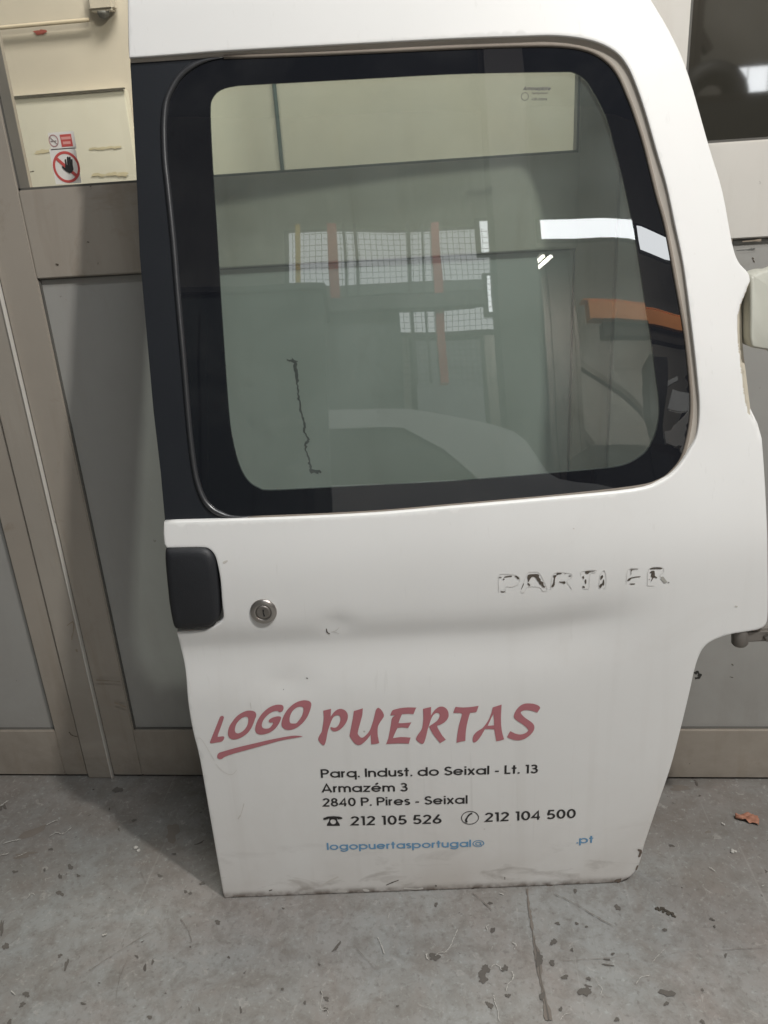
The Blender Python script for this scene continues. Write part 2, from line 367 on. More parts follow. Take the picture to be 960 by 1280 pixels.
def cr(pts, sub=5, closed=False):
    out = []; n = len(pts)
    rng = range(n) if closed else range(n-1)
    for i in rng:
        if closed: a, b, c, d = (np.array(pts[(i+k) % n], float) for k in (-1, 0, 1, 2))
        else:
            b, c = np.array(pts[i], float), np.array(pts[i+1], float)
            a = np.array(pts[i-1], float) if i > 0 else 2*b-c
            d = np.array(pts[i+2], float) if i+2 < n else 2*c-b
        for k in range(sub):
            t = k/sub
            out.append(tuple(0.5*((2*b)+(-a+c)*t+(2*a-5*b+4*c-d)*t*t+(-a+3*b-3*c+d)*t**3)))
    if not closed: out.append(tuple(map(float, pts[-1])))
    return out
def inside(p, poly):
    x, y = p; r = False; j = len(poly)-1
    for i in range(len(poly)):
        xi, yi = poly[i]; xj, yj = poly[j]
        if (yi > y) != (yj > y) and x < (xj-xi)*(y-yi)/(yj-yi)+xi: r = not r
        j = i
    return r
def tri2d(outers, holes=(), extra=()):
    """triangulate outlines minus holes, with extra interior points -> verts2d, faces"""
    vs = []; es = []
    for lp in list(outers)+list(holes):
        s = len(vs); vs += [Vector(p) for p in lp]; n = len(lp)
        es += [(s+i, s+(i+1) % n) for i in range(n)]
    vs += [Vector(p) for p in extra]
    r = geometry.delaunay_2d_cdt(vs, es, [], 0, 1e-7)
    V = [tuple(v) for v in r[0]]; F = []
    for f in r[2]:
        cx = sum(V[i][0] for i in f)/len(f); cy = sum(V[i][1] for i in f)/len(f)
        if any(inside((cx, cy), o) for o in outers) and not any(inside((cx, cy), h) for h in holes):
            a = sum(V[f[i]][0]*V[f[(i+1) % len(f)]][1]-V[f[(i+1) % len(f)]][0]*V[f[i]][1] for i in range(len(f)))
            if abs(a) > 2e-9: F.append(tuple(f) if a > 0 else tuple(reversed(f)))
    used = sorted({i for f in F for i in f}); mp = {k: i for i, k in enumerate(used)}
    return [V[i] for i in used], [tuple(mp[i] for i in f) for f in F]
def offset_loop(lp, d, closed=True):
    """move every point of a counter-clockwise loop outwards by d"""
    out = []; n = len(lp)
    for i in range(n):
        a = np.array(lp[i-1] if (closed or i > 0) else lp[i]); c = np.array(lp[(i+1) % n] if (closed or i < n-1) else lp[i])
        t = c-a; t = t/(np.linalg.norm(t)+1e-12)
        out.append((lp[i][0]+t[1]*d, lp[i][1]-t[0]*d))
    return out
def ccw(lp):
    a = sum(lp[i-1][0]*lp[i][1]-lp[i][0]*lp[i-1][1] for i in range(len(lp)))
    return lp if a > 0 else lp[::-1]
def dens(lp, step, closed=True):
    out = []; n = len(lp)
    for i in range(n if closed else n-1):
        a = np.array(lp[i]); b = np.array(lp[(i+1) % n]); k = max(1, int(np.linalg.norm(b-a)/step))
        for j in range(k): out.append(tuple(a+(b-a)*j/k))
    if not closed: out.append(tuple(lp[-1]))
    return out
def tube(path, r, seg=8, closed=False):
    V = []; F = []; n = len(path); P = [Vector(p) for p in path]
    up = Vector((0, 1, 0.01))
    for i in range(n):
        if closed: t = P[(i+1) % n]-P[i-1]
        else: t = P[min(i+1, n-1)]-P[max(i-1, 0)]
        t.normalize(); a = t.cross(up); 
        if a.length < 1e-4: a = t.cross(Vector((1, 0, 0)))
        a.normalize(); b = a.cross(t)
        rr = r[i] if isinstance(r, (list, tuple)) else r
        for k in range(seg):
            w = 2*math.pi*k/seg; V.append(P[i]+a*math.cos(w)*rr+b*math.sin(w)*rr)
    for i in range(n if closed else n-1):
        j = (i+1) % n
        for k in range(seg): F.append((i*seg+k, i*seg+(k+1) % seg, j*seg+(k+1) % seg, j*seg+k))
    if not closed: F += [tuple(range(seg))[::-1], tuple(range((n-1)*seg, n*seg))]
    return V, F
def lathe(prof, axis_o, axis, seg=40):
    """prof: list of (r, h) along axis"""
    ax = Vector(axis).normalized(); a = ax.orthogonal().normalized(); b = ax.cross(a); o = Vector(axis_o); V = []; F = []
    for r, h in prof:
        for k in range(seg):
            w = 2*math.pi*k/seg; V.append(o+ax*h+a*math.cos(w)*r+b*math.sin(w)*r)
    for i in range(len(prof)-1):
        for k in range(seg): F.append((i*seg+k, i*seg+(k+1) % seg, (i+1)*seg+(k+1) % seg, (i+1)*seg+k))
    F.append(tuple(range(seg))[::-1]); F.append(tuple(range((len(prof)-1)*seg, len(prof)*seg)))
    return V, F
def ribbon(pts, widths, caps=False):
    """polygons (union later) of a stroke"""
    P = [np.array(p, float) for p in pts]; n = len(P); Lf = []; Rt = []
    closed = np.linalg.norm(P[0]-P[-1]) < 1e-9
    for i in range(n):
        if closed: t1 = P[i]-P[i-1] if i > 0 else P[0]-P[-2]; t2 = P[i+1]-P[i] if i < n-1 else P[1]-P[0]
        else: t1 = P[i]-P[max(i-1, 0)]; t2 = P[min(i+1, n-1)]-P[i]
        u1 = t1/(np.linalg.norm(t1)+1e-12); u2 = t2/(np.linalg.norm(t2)+1e-12)
        t = u1+u2; t = t/(np.linalg.norm(t)+1e-12)
        cosv = max(0.5, float(t@(u2 if np.linalg.norm(t2) > 0 else u1)))
        w = (widths[i] if hasattr(widths, '__len__') else widths)/2/cosv
        nn = np.array([-t[1], t[0]])
        Lf.append(P[i]+nn*w); Rt.append(P[i]-nn*w)
    polys = [[tuple(Lf[i]), tuple(Lf[i+1]), tuple(Rt[i+1]), tuple(Rt[i])] for i in range(n-1)]
    if caps:
        for i in (0, n-1):
            w = (widths[i] if hasattr(widths, '__len__') else widths)/2
            polys.append([(P[i][0]+w*math.cos(k*math.pi/6), P[i][1]+w*math.sin(k*math.pi/6)) for k in range(12)])
    return polys
def union2d(polys):
    vs = []; fs = []; pp = [ccw([tuple(map(float, q)) for q in p]) for p in polys]
    for p in pp:
        s_ = len(vs); vs += [Vector(q) for q in p]; fs.append(list(range(s_, s_+len(p))))
    bb = [(min(q[0] for q in p), max(q[0] for q in p), min(q[1] for q in p), max(q[1] for q in p)) for p in pp]
    r = geometry.delaunay_2d_cdt(vs, [], fs, 0, 1e-6)
    V = [tuple(v) for v in r[0]]; F = []
    for f in r[2]:
        a = sum(V[f[i]][0]*V[f[(i+1) % len(f)]][1]-V[f[(i+1) % len(f)]][0]*V[f[i]][1] for i in range(len(f)))
        if abs(a) < 1e-10: continue
        cx = sum(V[i][0] for i in f)/len(f); cy = sum(V[i][1] for i in f)/len(f)
        if any(b[0] <= cx <= b[1] and b[2] <= cy <= b[3] and inside((cx, cy), p) for b, p in zip(bb, pp)):
            F.append(tuple(f) if a > 0 else tuple(reversed(f)))
    used = sorted({i for f in F for i in f}); mp = {k: i for i, k in enumerate(used)}
    return [V[i] for i in used], [tuple(mp[i] for i in f) for f in F]

# ------------------------------------------------------------------ floor
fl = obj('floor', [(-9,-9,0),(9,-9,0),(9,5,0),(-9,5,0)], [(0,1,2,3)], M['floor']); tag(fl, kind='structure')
def blob(cx, cy, rx, ry, rot=0, n=22, j=0.22):
    pts = []; p1, p2, p3 = (random.uniform(0, 6.3) for _ in range(3))
    for k in range(n):
        w = 2*math.pi*k/n; q = 1+random.uniform(-j, j)*0.8+0.22*math.sin(2*w+p1)+0.16*math.sin(3*w+p2)+0.10*math.sin(5*w+p3)
        x, y = rx*q*math.cos(w), ry*q*math.sin(w)
        pts.append((cx+x*math.cos(rot)-y*math.sin(rot), cy+x*math.sin(rot)+y*math.cos(rot)))
    return pts
def floor_marks(name, polys, mat, z):
    V = []; F = []
    for p in polys:
        w = [at_floor(*q)[:2] for q in p]; w = ccw([tuple(map(float, q)) for q in w])
        w = [tuple(q) for q in w]
        v, f = tri2d([w]); s = len(V); V += [(a, b, z) for a, b in v]; F += [tuple(i+s for i in t) for t in f]; z += 1.5e-5
    return tag(obj(name, V, F, mat), kind='stuff')
chips = [ # x, y, rx, ry, rotation (photograph pixels, /1)
 (75,1117,6,4,.5),(75,1096,3,4,.2),(88,1084,4,4,0),(19,1090,4,2.5,0),(98,1095,2.5,2.5,0),(200,1095,4,2.5,0),(232,1115,3,2,0),(238,1117,3,2,.6),
 (2,1160,3,12,.1),(7,1183,5,5,.4),(75,1195,3,3.4,.2),(83,1206,2.4,10,.2),(33,1243,4.5,5,0),(28,1256,5,3.5,-.4),(12,1278,4,4,0),(104,1255,4,2,0),
 (171,1196,3,2,.3),(191,1203,2,4,0),(272,1153,5,3,.3),(286,1197,2,2,0),(238,1184,2,1.5,0),(301,1263,2,5,0),(249,1262,1.5,3,0),(187,1272,5,2.4,0),(124,1229,1.6,1.2,0),(207,1242,1.3,1.3,0),
 (354,1136,2.3,1.4,0),(545,1131,3,3,0),(421,1184,9,2.6,-.85),(543,1196,8,6,-.3),(399,1206,2,2,0),(353,1237,2,3,.3),(408,1249,5,3,.3),(381,1254,2,3,-.4),(401,1241,1.6,1.6,0),(407,1262,3,4,0),(497,1258,2,1.6,0),
 (606,1213,7,8,.2),(604,1224,8,6,0),(631,1211,5,5,0),(612,1257,4,6,-.6),(635,1245,4,3,0),
 (719,1114,3,3,.4),(772,1135,4,5,-.3),(692,1178,5,5,.7),(697,1155,4,2.2,0),(721,1155,3,2,0),(733,1159,2,1.8,0),(690,1204,5,4,.3),(706,1222,5.5,3.6,.1),(731,1240,8.5,8,.2),(766,1193,3,2,0),(759,1200,7,1.2,.1),(760,1207,9,1.3,.1),
 (834,1242,11,5.5,.25),(833,1255,4,3,0),(771,1275,3,4,.3),(736,1224,3,3,0),(715,1188,2,3,0),(907,1195,2,3,0),(878,1238,2,2,0),(701,1262,3,3,0),(831,1163,4,2,0),(890,1150,4,2,.4),(878,1278,4,3,.5),(893,1159,2,2,0),
 (6,1009,3,3,0),(1,1011,3,3,0),(218,1068,3,1.6,0),(253,1105,4,2,0),(147,988,7,4,-.3),(64,1062,3,2,0),(56,1088,2,2,.3),(168,1026,4,2,0)]
floor_marks('bare_patches', [blob(x, y, rx*0.80, ry*0.80, r) for x, y, rx, ry, r in chips], M['chip'], 0.0004)
# expansion joint in front of the door, broken open along its length
jp = [(659,1112),(660,1125),(662,1140),(664,1150),(666,1165),(668,1178),(671,1190),(674,1205),(675,1220),(678,1235),(681,1250),(684,1265),(687,1282)]
jw = [1.2,3,3.5,5,3.0,3.5,7,10,4.5,5.5,7,9,10]
jpoly = []
for i in range(len(jp)-1):
    for k in range(3):
        t = k/3; x = jp[i][0]+(jp[i+1][0]-jp[i][0])*t; y = jp[i][1]+(jp[i+1][1]-jp[i][1])*t
        w = jw[i]+(jw[i+1]-jw[i])*t
        jpoly.append((x, y, w*random.uniform(0.55, 1.2)))
jl = [(x-w/2+random.uniform(-.8,.8), y) for x, y, w in jpoly]; jr = [(x+w/2+random.uniform(-.8,.8), y) for x, y, w in jpoly][::-1]
floor_marks('expansion_joint_wear', [jl+jr], M['stain'], 0.0016)
core = [(x-w*0.10, y) for x, y, w in jpoly[14:]]+[(x+w*0.12, y) for x, y, w in jpoly[14:]][::-1]
floor_marks('expansion_joint_core', [core]+[blob(674,1201,5,7,.1),blob(678,1246,3,5,0)], M['chip'], 0.0020)
FW = 0.52
def flines(name, lines, mat, z):
    polys = []
    for pts, w in lines: 
        P = [(a+random.uniform(-.45, .45)*min(1, w), b_+random.uniform(-.45, .45)*min(1, w)) for a, b_ in cr(pts, 7)]; ws = [w*FW*random.uniform(0.15, 1.25) for _ in P]
        ws[0] = w*.2; ws[-1] = w*.2
        for q in ribbon(P, ws): polys.append(q)
    V = []; F = []
    for p in polys:
        s = len(V); g = ccw([tuple(map(float, at_floor(*q)[:2])) for q in p]); V += [(a, b, z) for a, b in g]; F.append(tuple(range(s, s+len(g)))); z += 3e-6
    return tag(obj(name, V, F, mat), kind='stuff')
flines('torn_paint_edges', [
 ([(572,1163),(567,1175),(563,1184),(557,1191),(549,1192),(544,1196)],1.8),([(534,1193),(533,1197),(536,1201)],3),([(613,1212),(618,1207),(624,1209),(627,1214)],1.8),([(617,1245),(618,1253),(622,1262),(624,1278)],1.8),([(633,1240),(635,1232),(640,1228)],1.8),
 ([(402,1240),(403,1246),(401,1262),(409,1264),(410,1272)],1.5),([(472,1173),(476,1181),(481,1194)],2.2),([(487,1143),(485,1150)],1.5),
 ([(750,1245),(753,1238),(748,1232)],1.6),([(700,1276),(706,1270),(713,1268)],1.6),
 ([(128,1171),(134,1169)],4.5),([(34,1125),(39,1118),(44,1120)],1.5),([(20,1245),(14,1240)],3),
 ([(58,1033),(66,1029),(73,1026)],1.6),([(62,1047),(72,1042),(78,1044),(90,1036)],1.6),([(4,1056),(15,1053),(26,1051)],1.8),([(0,1071),(12,1068)],2),([(20,1073),(34,1067)],1.4),([(640,1180),(645,1183),(642,1190)],2),([(640,1216),(642,1222),(640,1228)],2.4),
 ([(0,1010),(5,1006),(11,1002)],2.4),([(610,1165),(608,1160),(612,1158)],2.0),([(616,1185),(614,1190)],1.4),([(902,1030),(906,1033)],3),([(624,1118),(630,1120)],2.4),([(955,1108),(952,1110)],2),
 ([(886,1086),(890,1088),(894,1091)],1.5),([(815,1205),(822,1197),(830,1189)],1.0),([(795,1232),(801,1224),(812,1221)],1.4)], M['chipl'], 0.0022)
flines('scuff_lines', [([(694,1119),(720,1132),(745,1147),(769,1161)],1.6),([(591,1118),(602,1127),(615,1140)],1.6),([(112,1215),(150,1190),(190,1165)],.9),([(176,1090),(184,1108)],1.0),([(226,1150),(236,1165),(240,1180)],1.2),
 ([(700,1203),(735,1201),(775,1198)],.9),([(895,1190),(925,1188),(955,1187)],.8),([(145,1255),(150,1225),(162,1195)],.8),([(440,1180),(462,1205),(480,1220)],.8),([(860,1188),(800,1206)],.6)], M['stain'], 0.0030)
floor_marks('oily_stains', [[(22,1047),(30,1040),(45,1035),(58,1030),(55,1038),(40,1046),(28,1049)], blob(216,1040,9,10,.3), blob(30,1069,14,3,-.15), blob(885,1040,3,2,0), blob(849,985,16,3,0,12,.4)], M['stain'], 0.0003)

# loose things on the floor
def rock(name, px, py, s, mat, label, cat, flat=0.5, z=0.0):
    c = at_floor(px, py); e = empty(name, (c[0], c[1], z)) if False else None
    bm = bmesh.new(); bmesh.ops.create_icosphere(bm, subdivisions=3, radius=1)
    for v in bm.verts:
        k = 1+0.32*math.sin(v.co.x*4.1+px)+0.25*math.sin(v.co.y*5.3+py)*math.cos(v.co.z*3.7+px)
        v.co = Vector((v.co.x*s[0]*k, v.co.y*s[1]*k, v.co.z*s[2]*k))
    mz = min(v.co.z for v in bm.verts)
    for v in bm.verts: v.co.z -= mz
    me = bpy.data.meshes.new(name); bm.to_mesh(me); bm.free(); me.materials.append(mat)
    o = bpy.data.objects.new(name, me); col.objects.link(o); o.location = (float(c[0]), float(c[1]), 0.0008); o.rotation_euler = (0, 0, random.uniform(0, 3))
    return tag(o, label, cat)

# ------------------------------------------------------------------ gate behind the door
def leaf_member(name, x0, x1, z0, z1, par, mat, y0=WY, y1=WY+0.045):
    return box(name, x0, x1, y0, y1, z0, z1, mat, par, 0.0016)
ZT = 2.1
def gate_leaf(name, xl, xpl, xpr, xr, fm, label, panel_mat, dark=False, winl=None, bead=True):
    e = empty(name, ((xl+xr)/2, WY+0.02, 0))
    tag(e, label, 'gate leaf', 'leaves of the metal gate')
    inv = lambda o: setattr(o, 'matrix_parent_inverse', Matrix.Translation(e.location).inverted())
    parts = []
    wl = winl if winl is not None else xpl
    parts.append(leaf_member('stile', xl, xpl, 0.004, ZT, e, fm))
    parts.append(leaf_member('stile', xpr, xr, 0.004, ZT, e, fm))
    parts.append(leaf_member('bottom_rail', xpl, xpr, 0.004, 0.1030, e, fm))
    parts.append(leaf_member('middle_rail', xpl, xpr, 0.8815, 0.9985, e, fm))
    parts.append(leaf_member('top_rail', xpl, xpr, ZT-0.1, ZT, e, fm))
    parts.append(box('panel', xpl-0.004, xpr+0.004, WY+0.0075, WY+0.030, 0.1, 0.885, panel_mat, e, 0))
    # dark shadow-gap sealant strips round the panel
    g = 0.0022
    for (a, b, c, d) in ((xpl, xpl+g, 0.103, 0.8815), (xpr-g, xpr, 0.103, 0.8815), (xpl, xpr, 0.103, 0.103+g), (xpl, xpr, 0.8815-g, 0.8815)):
        parts.append(box('panel_seal', a, b, WY+0.0035, WY+0.0074, c, d, M['gasket'], e, 0))
    # glazing: rebate, gasket and pane
    parts.append(box('window_pane', wl-0.003, xpr+0.003, WY+0.030, WY+0.034, 0.995, ZT-0.097, M['darkpane'] if dark else M['pane'], e, 0))
    for (a, b, c, d) in ((wl, wl+0.003, 0.9985, ZT-0.1), (xpr-0.003, xpr, 0.9985, ZT-0.1), (wl, xpr, 0.9985, 1.0015), (wl, xpr, ZT-0.103, ZT-0.1)):
        parts.append(box('window_gasket', a, b, WY+0.002, WY+0.0295, c, d, M['gasket'] , e, 0))
    if fm is M['cream']:
        for o in parts:
            if o.name.startswith('bottom_rail'): o.data.materials[0] = M['beige']
    for o in parts: inv(o)
    return e
m, nt, b = new_mat('dark_tinted_pane'); b.inputs['Base Color'].default_value = (0.032, 0.030, 0.024, 1); b.inputs['Roughness'].default_value = 0.03
b.inputs['Specular IOR Level'].default_value = 1.0; M['darkpane'] = m
main = gate_leaf('gate_leaf', -0.6420, -0.5868, 0.1680, 0.2200, M['beige'], 'beige grey gate leaf right behind the leaning van door, two stickers on its window', M['panel'])
left = gate_leaf('gate_leaf', -1.50, -1.44, -0.7345, -0.6915, M['beige'], 'gate leaf at the left edge, only its grey panel and right stile showing', M['panel'])
right = gate_leaf('gate_leaf', 0.2235, 0.2950, 1.05, 1.12, M['cream'], 'gate leaf on the right, light painted into its frame, with a dark reflecting window', M['panel'], dark=True)
# cover strip on the closing edge of the left leaf
cs = empty('cover_strip_post', (-0.667, WY, 0)); tag(cs, 'narrow beige upright post between the left gate leaf and the middle one', 'post')
o = box('post_face', -0.6900, -0.6440, WY-0.004, WY+0.045, 0.0, ZT, M['strip'], cs, 0.0016); o.matrix_parent_inverse = Matrix.Translation(cs.location).inverted()
o = box('edge_highlight', -0.6450, -0.6428, WY-0.0065, WY+0.002, 0.0, ZT, M['cream'], cs, 0.0006); o.matrix_parent_inverse = Matrix.Translation(cs.location).inverted()  # pale bead, a highlight along the gap edge put in as colour
# dark threshold strip under the leaves
th = box('threshold', -1.5, 1.12, WY+0.006, WY+0.04, -0.01, 0.0045, M['gap'], None, 0); tag(th, kind='structure')
# tear in the grey panel seen through the door glass
S4 = lambda X, Y: (250+X/2.743, 240+Y/2.743)
tearp = [(300,578,3),(318,578,8),(326,585,11),(330,620,9),(334,665,5),(338,700,5),(345,740,5),(350,770,7),(358,800,6),(360,825,6),(373,848,8),(362,868,6),(368,900,5),(376,930,6),(380,955,9),(396,958,12),(413,958,9)]
P = [at_wall(*S4(x, y), WY+0.0073)[[0, 2]] for x, y, w in tearp]
P = cr([tuple(map(float, p)) for p in P], 5); P = [(a+random.uniform(-.0012, .0012), b_+random.uniform(-.0008, .0008)) for a, b_ in P]
polys = ribbon(P, [np.interp(i/5, range(len(tearp)), [w for *_, w in tearp])/2.743*random.uniform(0.7, 1.8)*1e-3 for i in range(len(P))]); V, F = union2d([[tuple(map(float, q)) for q in p] for p in polys])
o = obj('panel_tear', [(x, WY+0.0071, z) for x, z in V], [tuple(reversed(f)) for f in F], M['gap'], main, world_space=True)
o['label'] = 'jagged black vertical tear in the panel'

def wall_marks(lines, y, mat, par, tf=lambda x, y_: (x, y_)):
    polys = []
    for pts, w in lines:
        P = [at_wall(*p, y) for p in cr(pts, 5)]; P = [(float(q[0])+random.uniform(-.0008, .0008), float(q[2])) for q in P]
        polys += ribbon(P, [w*1.15e-3*random.uniform(0.35, 1.2) for _ in P])
    V, F = union2d(polys)
    o = obj('grime_mark', [(x, y, z) for x, z in V], [tuple(reversed(f)) for f in F], mat, par, world_space=True); o['kind'] = 'stuff'
wall_marks([([(64,655),(67,652),(69,654)],4),([(56,658),(62,656)],2),([(59,738),(61,748),(64,766)],3.2),([(70,800),(74,822),(84,850)],1.6),([(91,872),(93,878)],3),([(88,860),(98,895)],1.2),([(101,925),(103,929)],3.5),([(86,915),(90,919),(97,921)],1.6),([(18,452),(20,455)],2.5)], WY-0.0006, M['dirt'], left)
wall_marks([([(84,782),(92,778),(90,800)],1.5),([(95,812),(97,815)],2.2),([(120,850),(150,852)],2.0),([(143,878),(158,884)],3.0)], WY-0.0046, M['dirtl'], cs)
wall_marks([([(872,300),(875,290),(880,283)],4),([(884,302),(889,296),(888,290),(893,298)],5),([(901,303),(905,296)],3),([(912,299),(915,302)],4),([(928,302),(952,300)],3)], WY-0.0006, M['dirtl'], right)
wall_marks([([(886,318),(885,326)],2.4),([(897,322),(895,328)],1.2),([(902,320),(903,325)],1.8),([(941,322),(943,328)],1.2),([(915,830),(916,832)],1.6),([(913,846),(916,847)],1.2)], WY+0.0070, M['dirt'], right)
wall_marks([([(868,842),(872,840),(875,846),(869,848)],5)], WY+0.0070, M['gap'], right)
wall_marks([([(110,302),(111,303)],2),([(70,330),(73,331)],2.4),([(38,215),(42,214)],1.5)], WY-0.0006, M['dirt'], main)
# ------------------------------------------------------------------ room behind the gate window
BY = 2.05
bw = box('back_wall', -3.5, 3.5, BY, BY+0.1, 0, 3.4, M['backwall'], None, 0); tag(bw, kind='structure')
q0 = at_wall(12,121,BY-0.03); q1 = at_wall(155,112,BY-0.03)
bd = empty('wall_board', (-1.2, BY-0.02, 0)); tag(bd, 'pale yellow cream board on the wall beyond the left gate window', 'board')
bx1 = float(q1[0]); bz = float((q0[2]+q1[2])/2)
o = box('board_sheet', -2.6, bx1, BY-0.03, BY-0.002, 0.02, bz, M['backboard'], bd, 0.002); o.matrix_parent_inverse = Matrix.Translation(bd.location).inverted()
o = box('board_top_lip', -2.6, bx1+0.003, BY-0.036, BY-0.030, bz-0.0018, bz+0.0018, M['line'], bd, 0); o.matrix_parent_inverse = Matrix.Translation(bd.location).inverted()
def wall_conduit():
    a = at_wall(343,100,BY-0.012); b = at_wall(352,212,BY-0.012)
    x = float((a[0]+b[0])/2)
    V, F = tube([(x+0.0, BY-0.012, 0.02), (x, BY-0.012, 3.2)], 0.0048, 10)
    o = obj('wall_conduit', V, F, M['teal'], None, True); tag(o, 'teal grey vertical conduit on the cream wall, seen through the top of the door glass', 'conduit')
wall_conduit()
a = at_wall(0,34,BY-0.02); b_ = at_wall(110,24,BY-0.02)
V, F = tube([(-2.6, BY-0.014, float(a[2])), (float(b_[0]), BY-0.014, float(a[2]+b_[2])/2)], 0.0045, 10)
o = obj('wall_pipe', V, F, M['pipe'], None, True); tag(o, 'thin dark horizontal pipe high on the cream wall at the top left', 'pipe')
c = at_wall(126,12,BY-0.03)
se = empty('sensor', (float(c[0]), BY-0.0, float(c[2]))); tag(se, 'small white wall sensor with dark dome beside the horizontal pipe', 'sensor')
o = box('housing', -0.03, 0.03, -0.030, -0.001, -0.002, 0.05, M['backwall'], se, 0.006)
V, F = lathe([(0.014, 0), (0.013, 0.005), (0.010, 0.010), (0.004, 0.013)], (0, -0.017, -0.002), (0, 0, -1), 24)
obj('dome', V, F, M['gasket'], se, True)
c = at_wall(50,40,BY-0.003)
V2, F2 = tri2d([blob(0, 0, 0.013, 0.006, 0)])
o = obj('red_mark', [(x+float(c[0]), BY-0.002, z+float(c[2])) for x, z in V2], [tuple(reversed(f)) for f in F2], simple('old_red_paint', (0.35, 0.08, 0.06), 0.7, var=0.3)); tag(o, kind='stuff')
# yellow tape remnants / scuffs on the board
vv = []
for (x0, y0, x1, y1, w) in ((48,190,58,189,2.4),(115,186,148,184,1.6),(120,219,158,217,2.4)):
    for k in range(6):
        t = k/5; p = at_wall(x0+(x1-x0)*t+random.uniform(-2,2), y0+(y1-y0)*t+random.uniform(-.6,.6), BY-0.031)
        vv.append(blob(float(p[0]), float(p[2]), 0.010, 0.0017*w, 0, 9, .4))
V = []; F = []
for i, p in enumerate(vv):
    a, f = tri2d([p]); s = len(V); V += [(x, BY-0.0305-0.0001*i, z) for x, z in a]; F += [tuple(q+s for q in reversed(t)) for t in f]
o = obj('tape_remnants', V, F, simple('yellow_tape_glue', (0.60, 0.53, 0.36), 0.7, var=0.2)); tag(o, kind='stuff')

# stickers on the inside of the left gate window: flat prints on the pane
PY = WY+0.030-0.0004
def W2(px, py, y=PY): q = at_wall(px, py, y); return (float(q[0]), float(q[2]))
def flatpoly(name, outers, holes, y, mat, par):
    V, F = tri2d([ccw(o) for o in outers], holes)
    return obj(name, [(x, y, z) for x, z in V], [tuple(reversed(f)) for f in F][::1], mat, par, world_space=True)
def ell(c, rx, rz, n=36): return [(c[0]+rx*math.cos(2*math.pi*k/n), c[1]+rz*math.sin(2*math.pi*k/n)) for k in range(n)]
S8 = lambda X, Y: W2(40+X/12, 150+Y/12)
st1 = empty('smoking_notice', (*[S8(440, 310)[0]], PY, S8(440, 310)[1])); tag(st1, 'small upper sticker with a no smoking ring and a red text block', 'sticker')
a, c = S8(222, 190), S8(690, 430)
rect = lambda a, c: [(a[0], c[1]), (c[0], c[1]), (c[0], a[1]), (a[0], a[1])]
x0, z1 = S8(235, 195); x1, z0 = S8(670, 425)
flatpoly('sticker_sheet', [[(x0, z0), (x1, z0), (x1, z1), (x0, z1)]], [], PY, M['sheet'], st1)
cc = S8(325, 312); r = 0.0085
flatpoly('ring', [ell(cc, 0.0070, 0.0078)], [ell(cc, 0.0056, 0.0064)], PY-0.0003, simple('faded_ring_red', (0.45, 0.25, 0.24), 0.5), st1)
V, F = union2d(ribbon([(cc[0]-0.0048, cc[1]+0.005), (cc[0]+0.0048, cc[1]-0.005)], 0.0010)+ribbon([(cc[0]-0.0045, cc[1]-0.0005), (cc[0]+0.0040, cc[1]-0.0005)], 0.0012))
obj('smoking_symbol', [(x, PY-0.0005, z) for x, z in V], [tuple(reversed(f)) for f in F], simple('faded_grey', (0.3, 0.24, 0.23), 0.5), st1, world_space=True)
x0, z1 = S8(415, 220); x1, z0 = S8(618, 392)
flatpoly('red_block', [[(x0, z0), (x1, z0), (x1, z1), (x0, z1)]], [], PY-0.0003, M['sred'], st1)
h = z1-z0; w = x1-x0
for (u0, u1, v0, v1) in ((0.08, 0.92, 0.58, 0.80), (0.16, 0.84, 0.20, 0.42)):
    flatpoly('text_line', [[(x0+w*u0, z0+h*v0), (x0+w*u1, z0+h*v0), (x0+w*u1, z0+h*v1), (x0+w*u0, z0+h*v1)]], [], PY-0.0005, M['sredl'], st1)
st2 = empty('hand_notice', (S8(510, 700)[0], PY, S8(510, 700)[1])); tag(st2, 'larger lower sticker with a black hand inside a red prohibition ring', 'sticker')
x0, z1 = S8(255, 440); x1, z0 = S8(745, 940)
flatpoly('sticker_sheet', [[(x0, z0), (x1, z0), (x1, z1), (x0, z1)]], [], PY, M['sheet'], st2)
cc = ((S8(310,700)[0]+S8(715,700)[0])/2+0.0005, (S8(510,480)[1]+S8(510,930)[1])/2); rr = (z1-z0)*0.45
rx = (S8(715,700)[0]-S8(310,700)[0])/2
flatpoly('ring', [ell(cc, rx, rr)], [ell(cc, rx*0.83, rr*0.83)], PY-0.0003, M['sred'], st2)
V, F = union2d(ribbon([(cc[0]-rx*.66, cc[1]+rr*.62), (cc[0]+rx*.66, cc[1]-rr*.62)], 0.0042))
obj('diagonal_bar', [(x, PY-0.0005, z) for x, z in V], [tuple(reversed(f)) for f in F], M['sred'], st2, world_space=True)
hp = []
for pts, w in (([(505,600),(515,680)],22),([(540,565),(548,680)],26),([(570,568),(576,680)],26),([(600,600),(602,680)],24),([(465,705),(500,740),(545,770)],24)):
    P = [S8(*p) for p in pts]; hp += ribbon(P, w/12*1.22e-3, True)
hp.append([S8(*p) for p in ((500,675),(615,675),(628,740),(605,785),(565,800),(530,775),(500,735))])
V, F = union2d(hp); obj('hand_symbol', [(x, PY-0.0008, z) for x, z in V], [tuple(reversed(f)) for f in F], M['sblk'], st2, world_space=True)

# ------------------------------------------------------------------ the van door
door = empty('van_door', tuple(DO), DA)
tag(door, 'white rear van door with black framed window and lettering, leaning against the gate', 'van door')
def P3(x, z, off=0.0, fn=pskin): return (x, fn(x, z)+off, z)
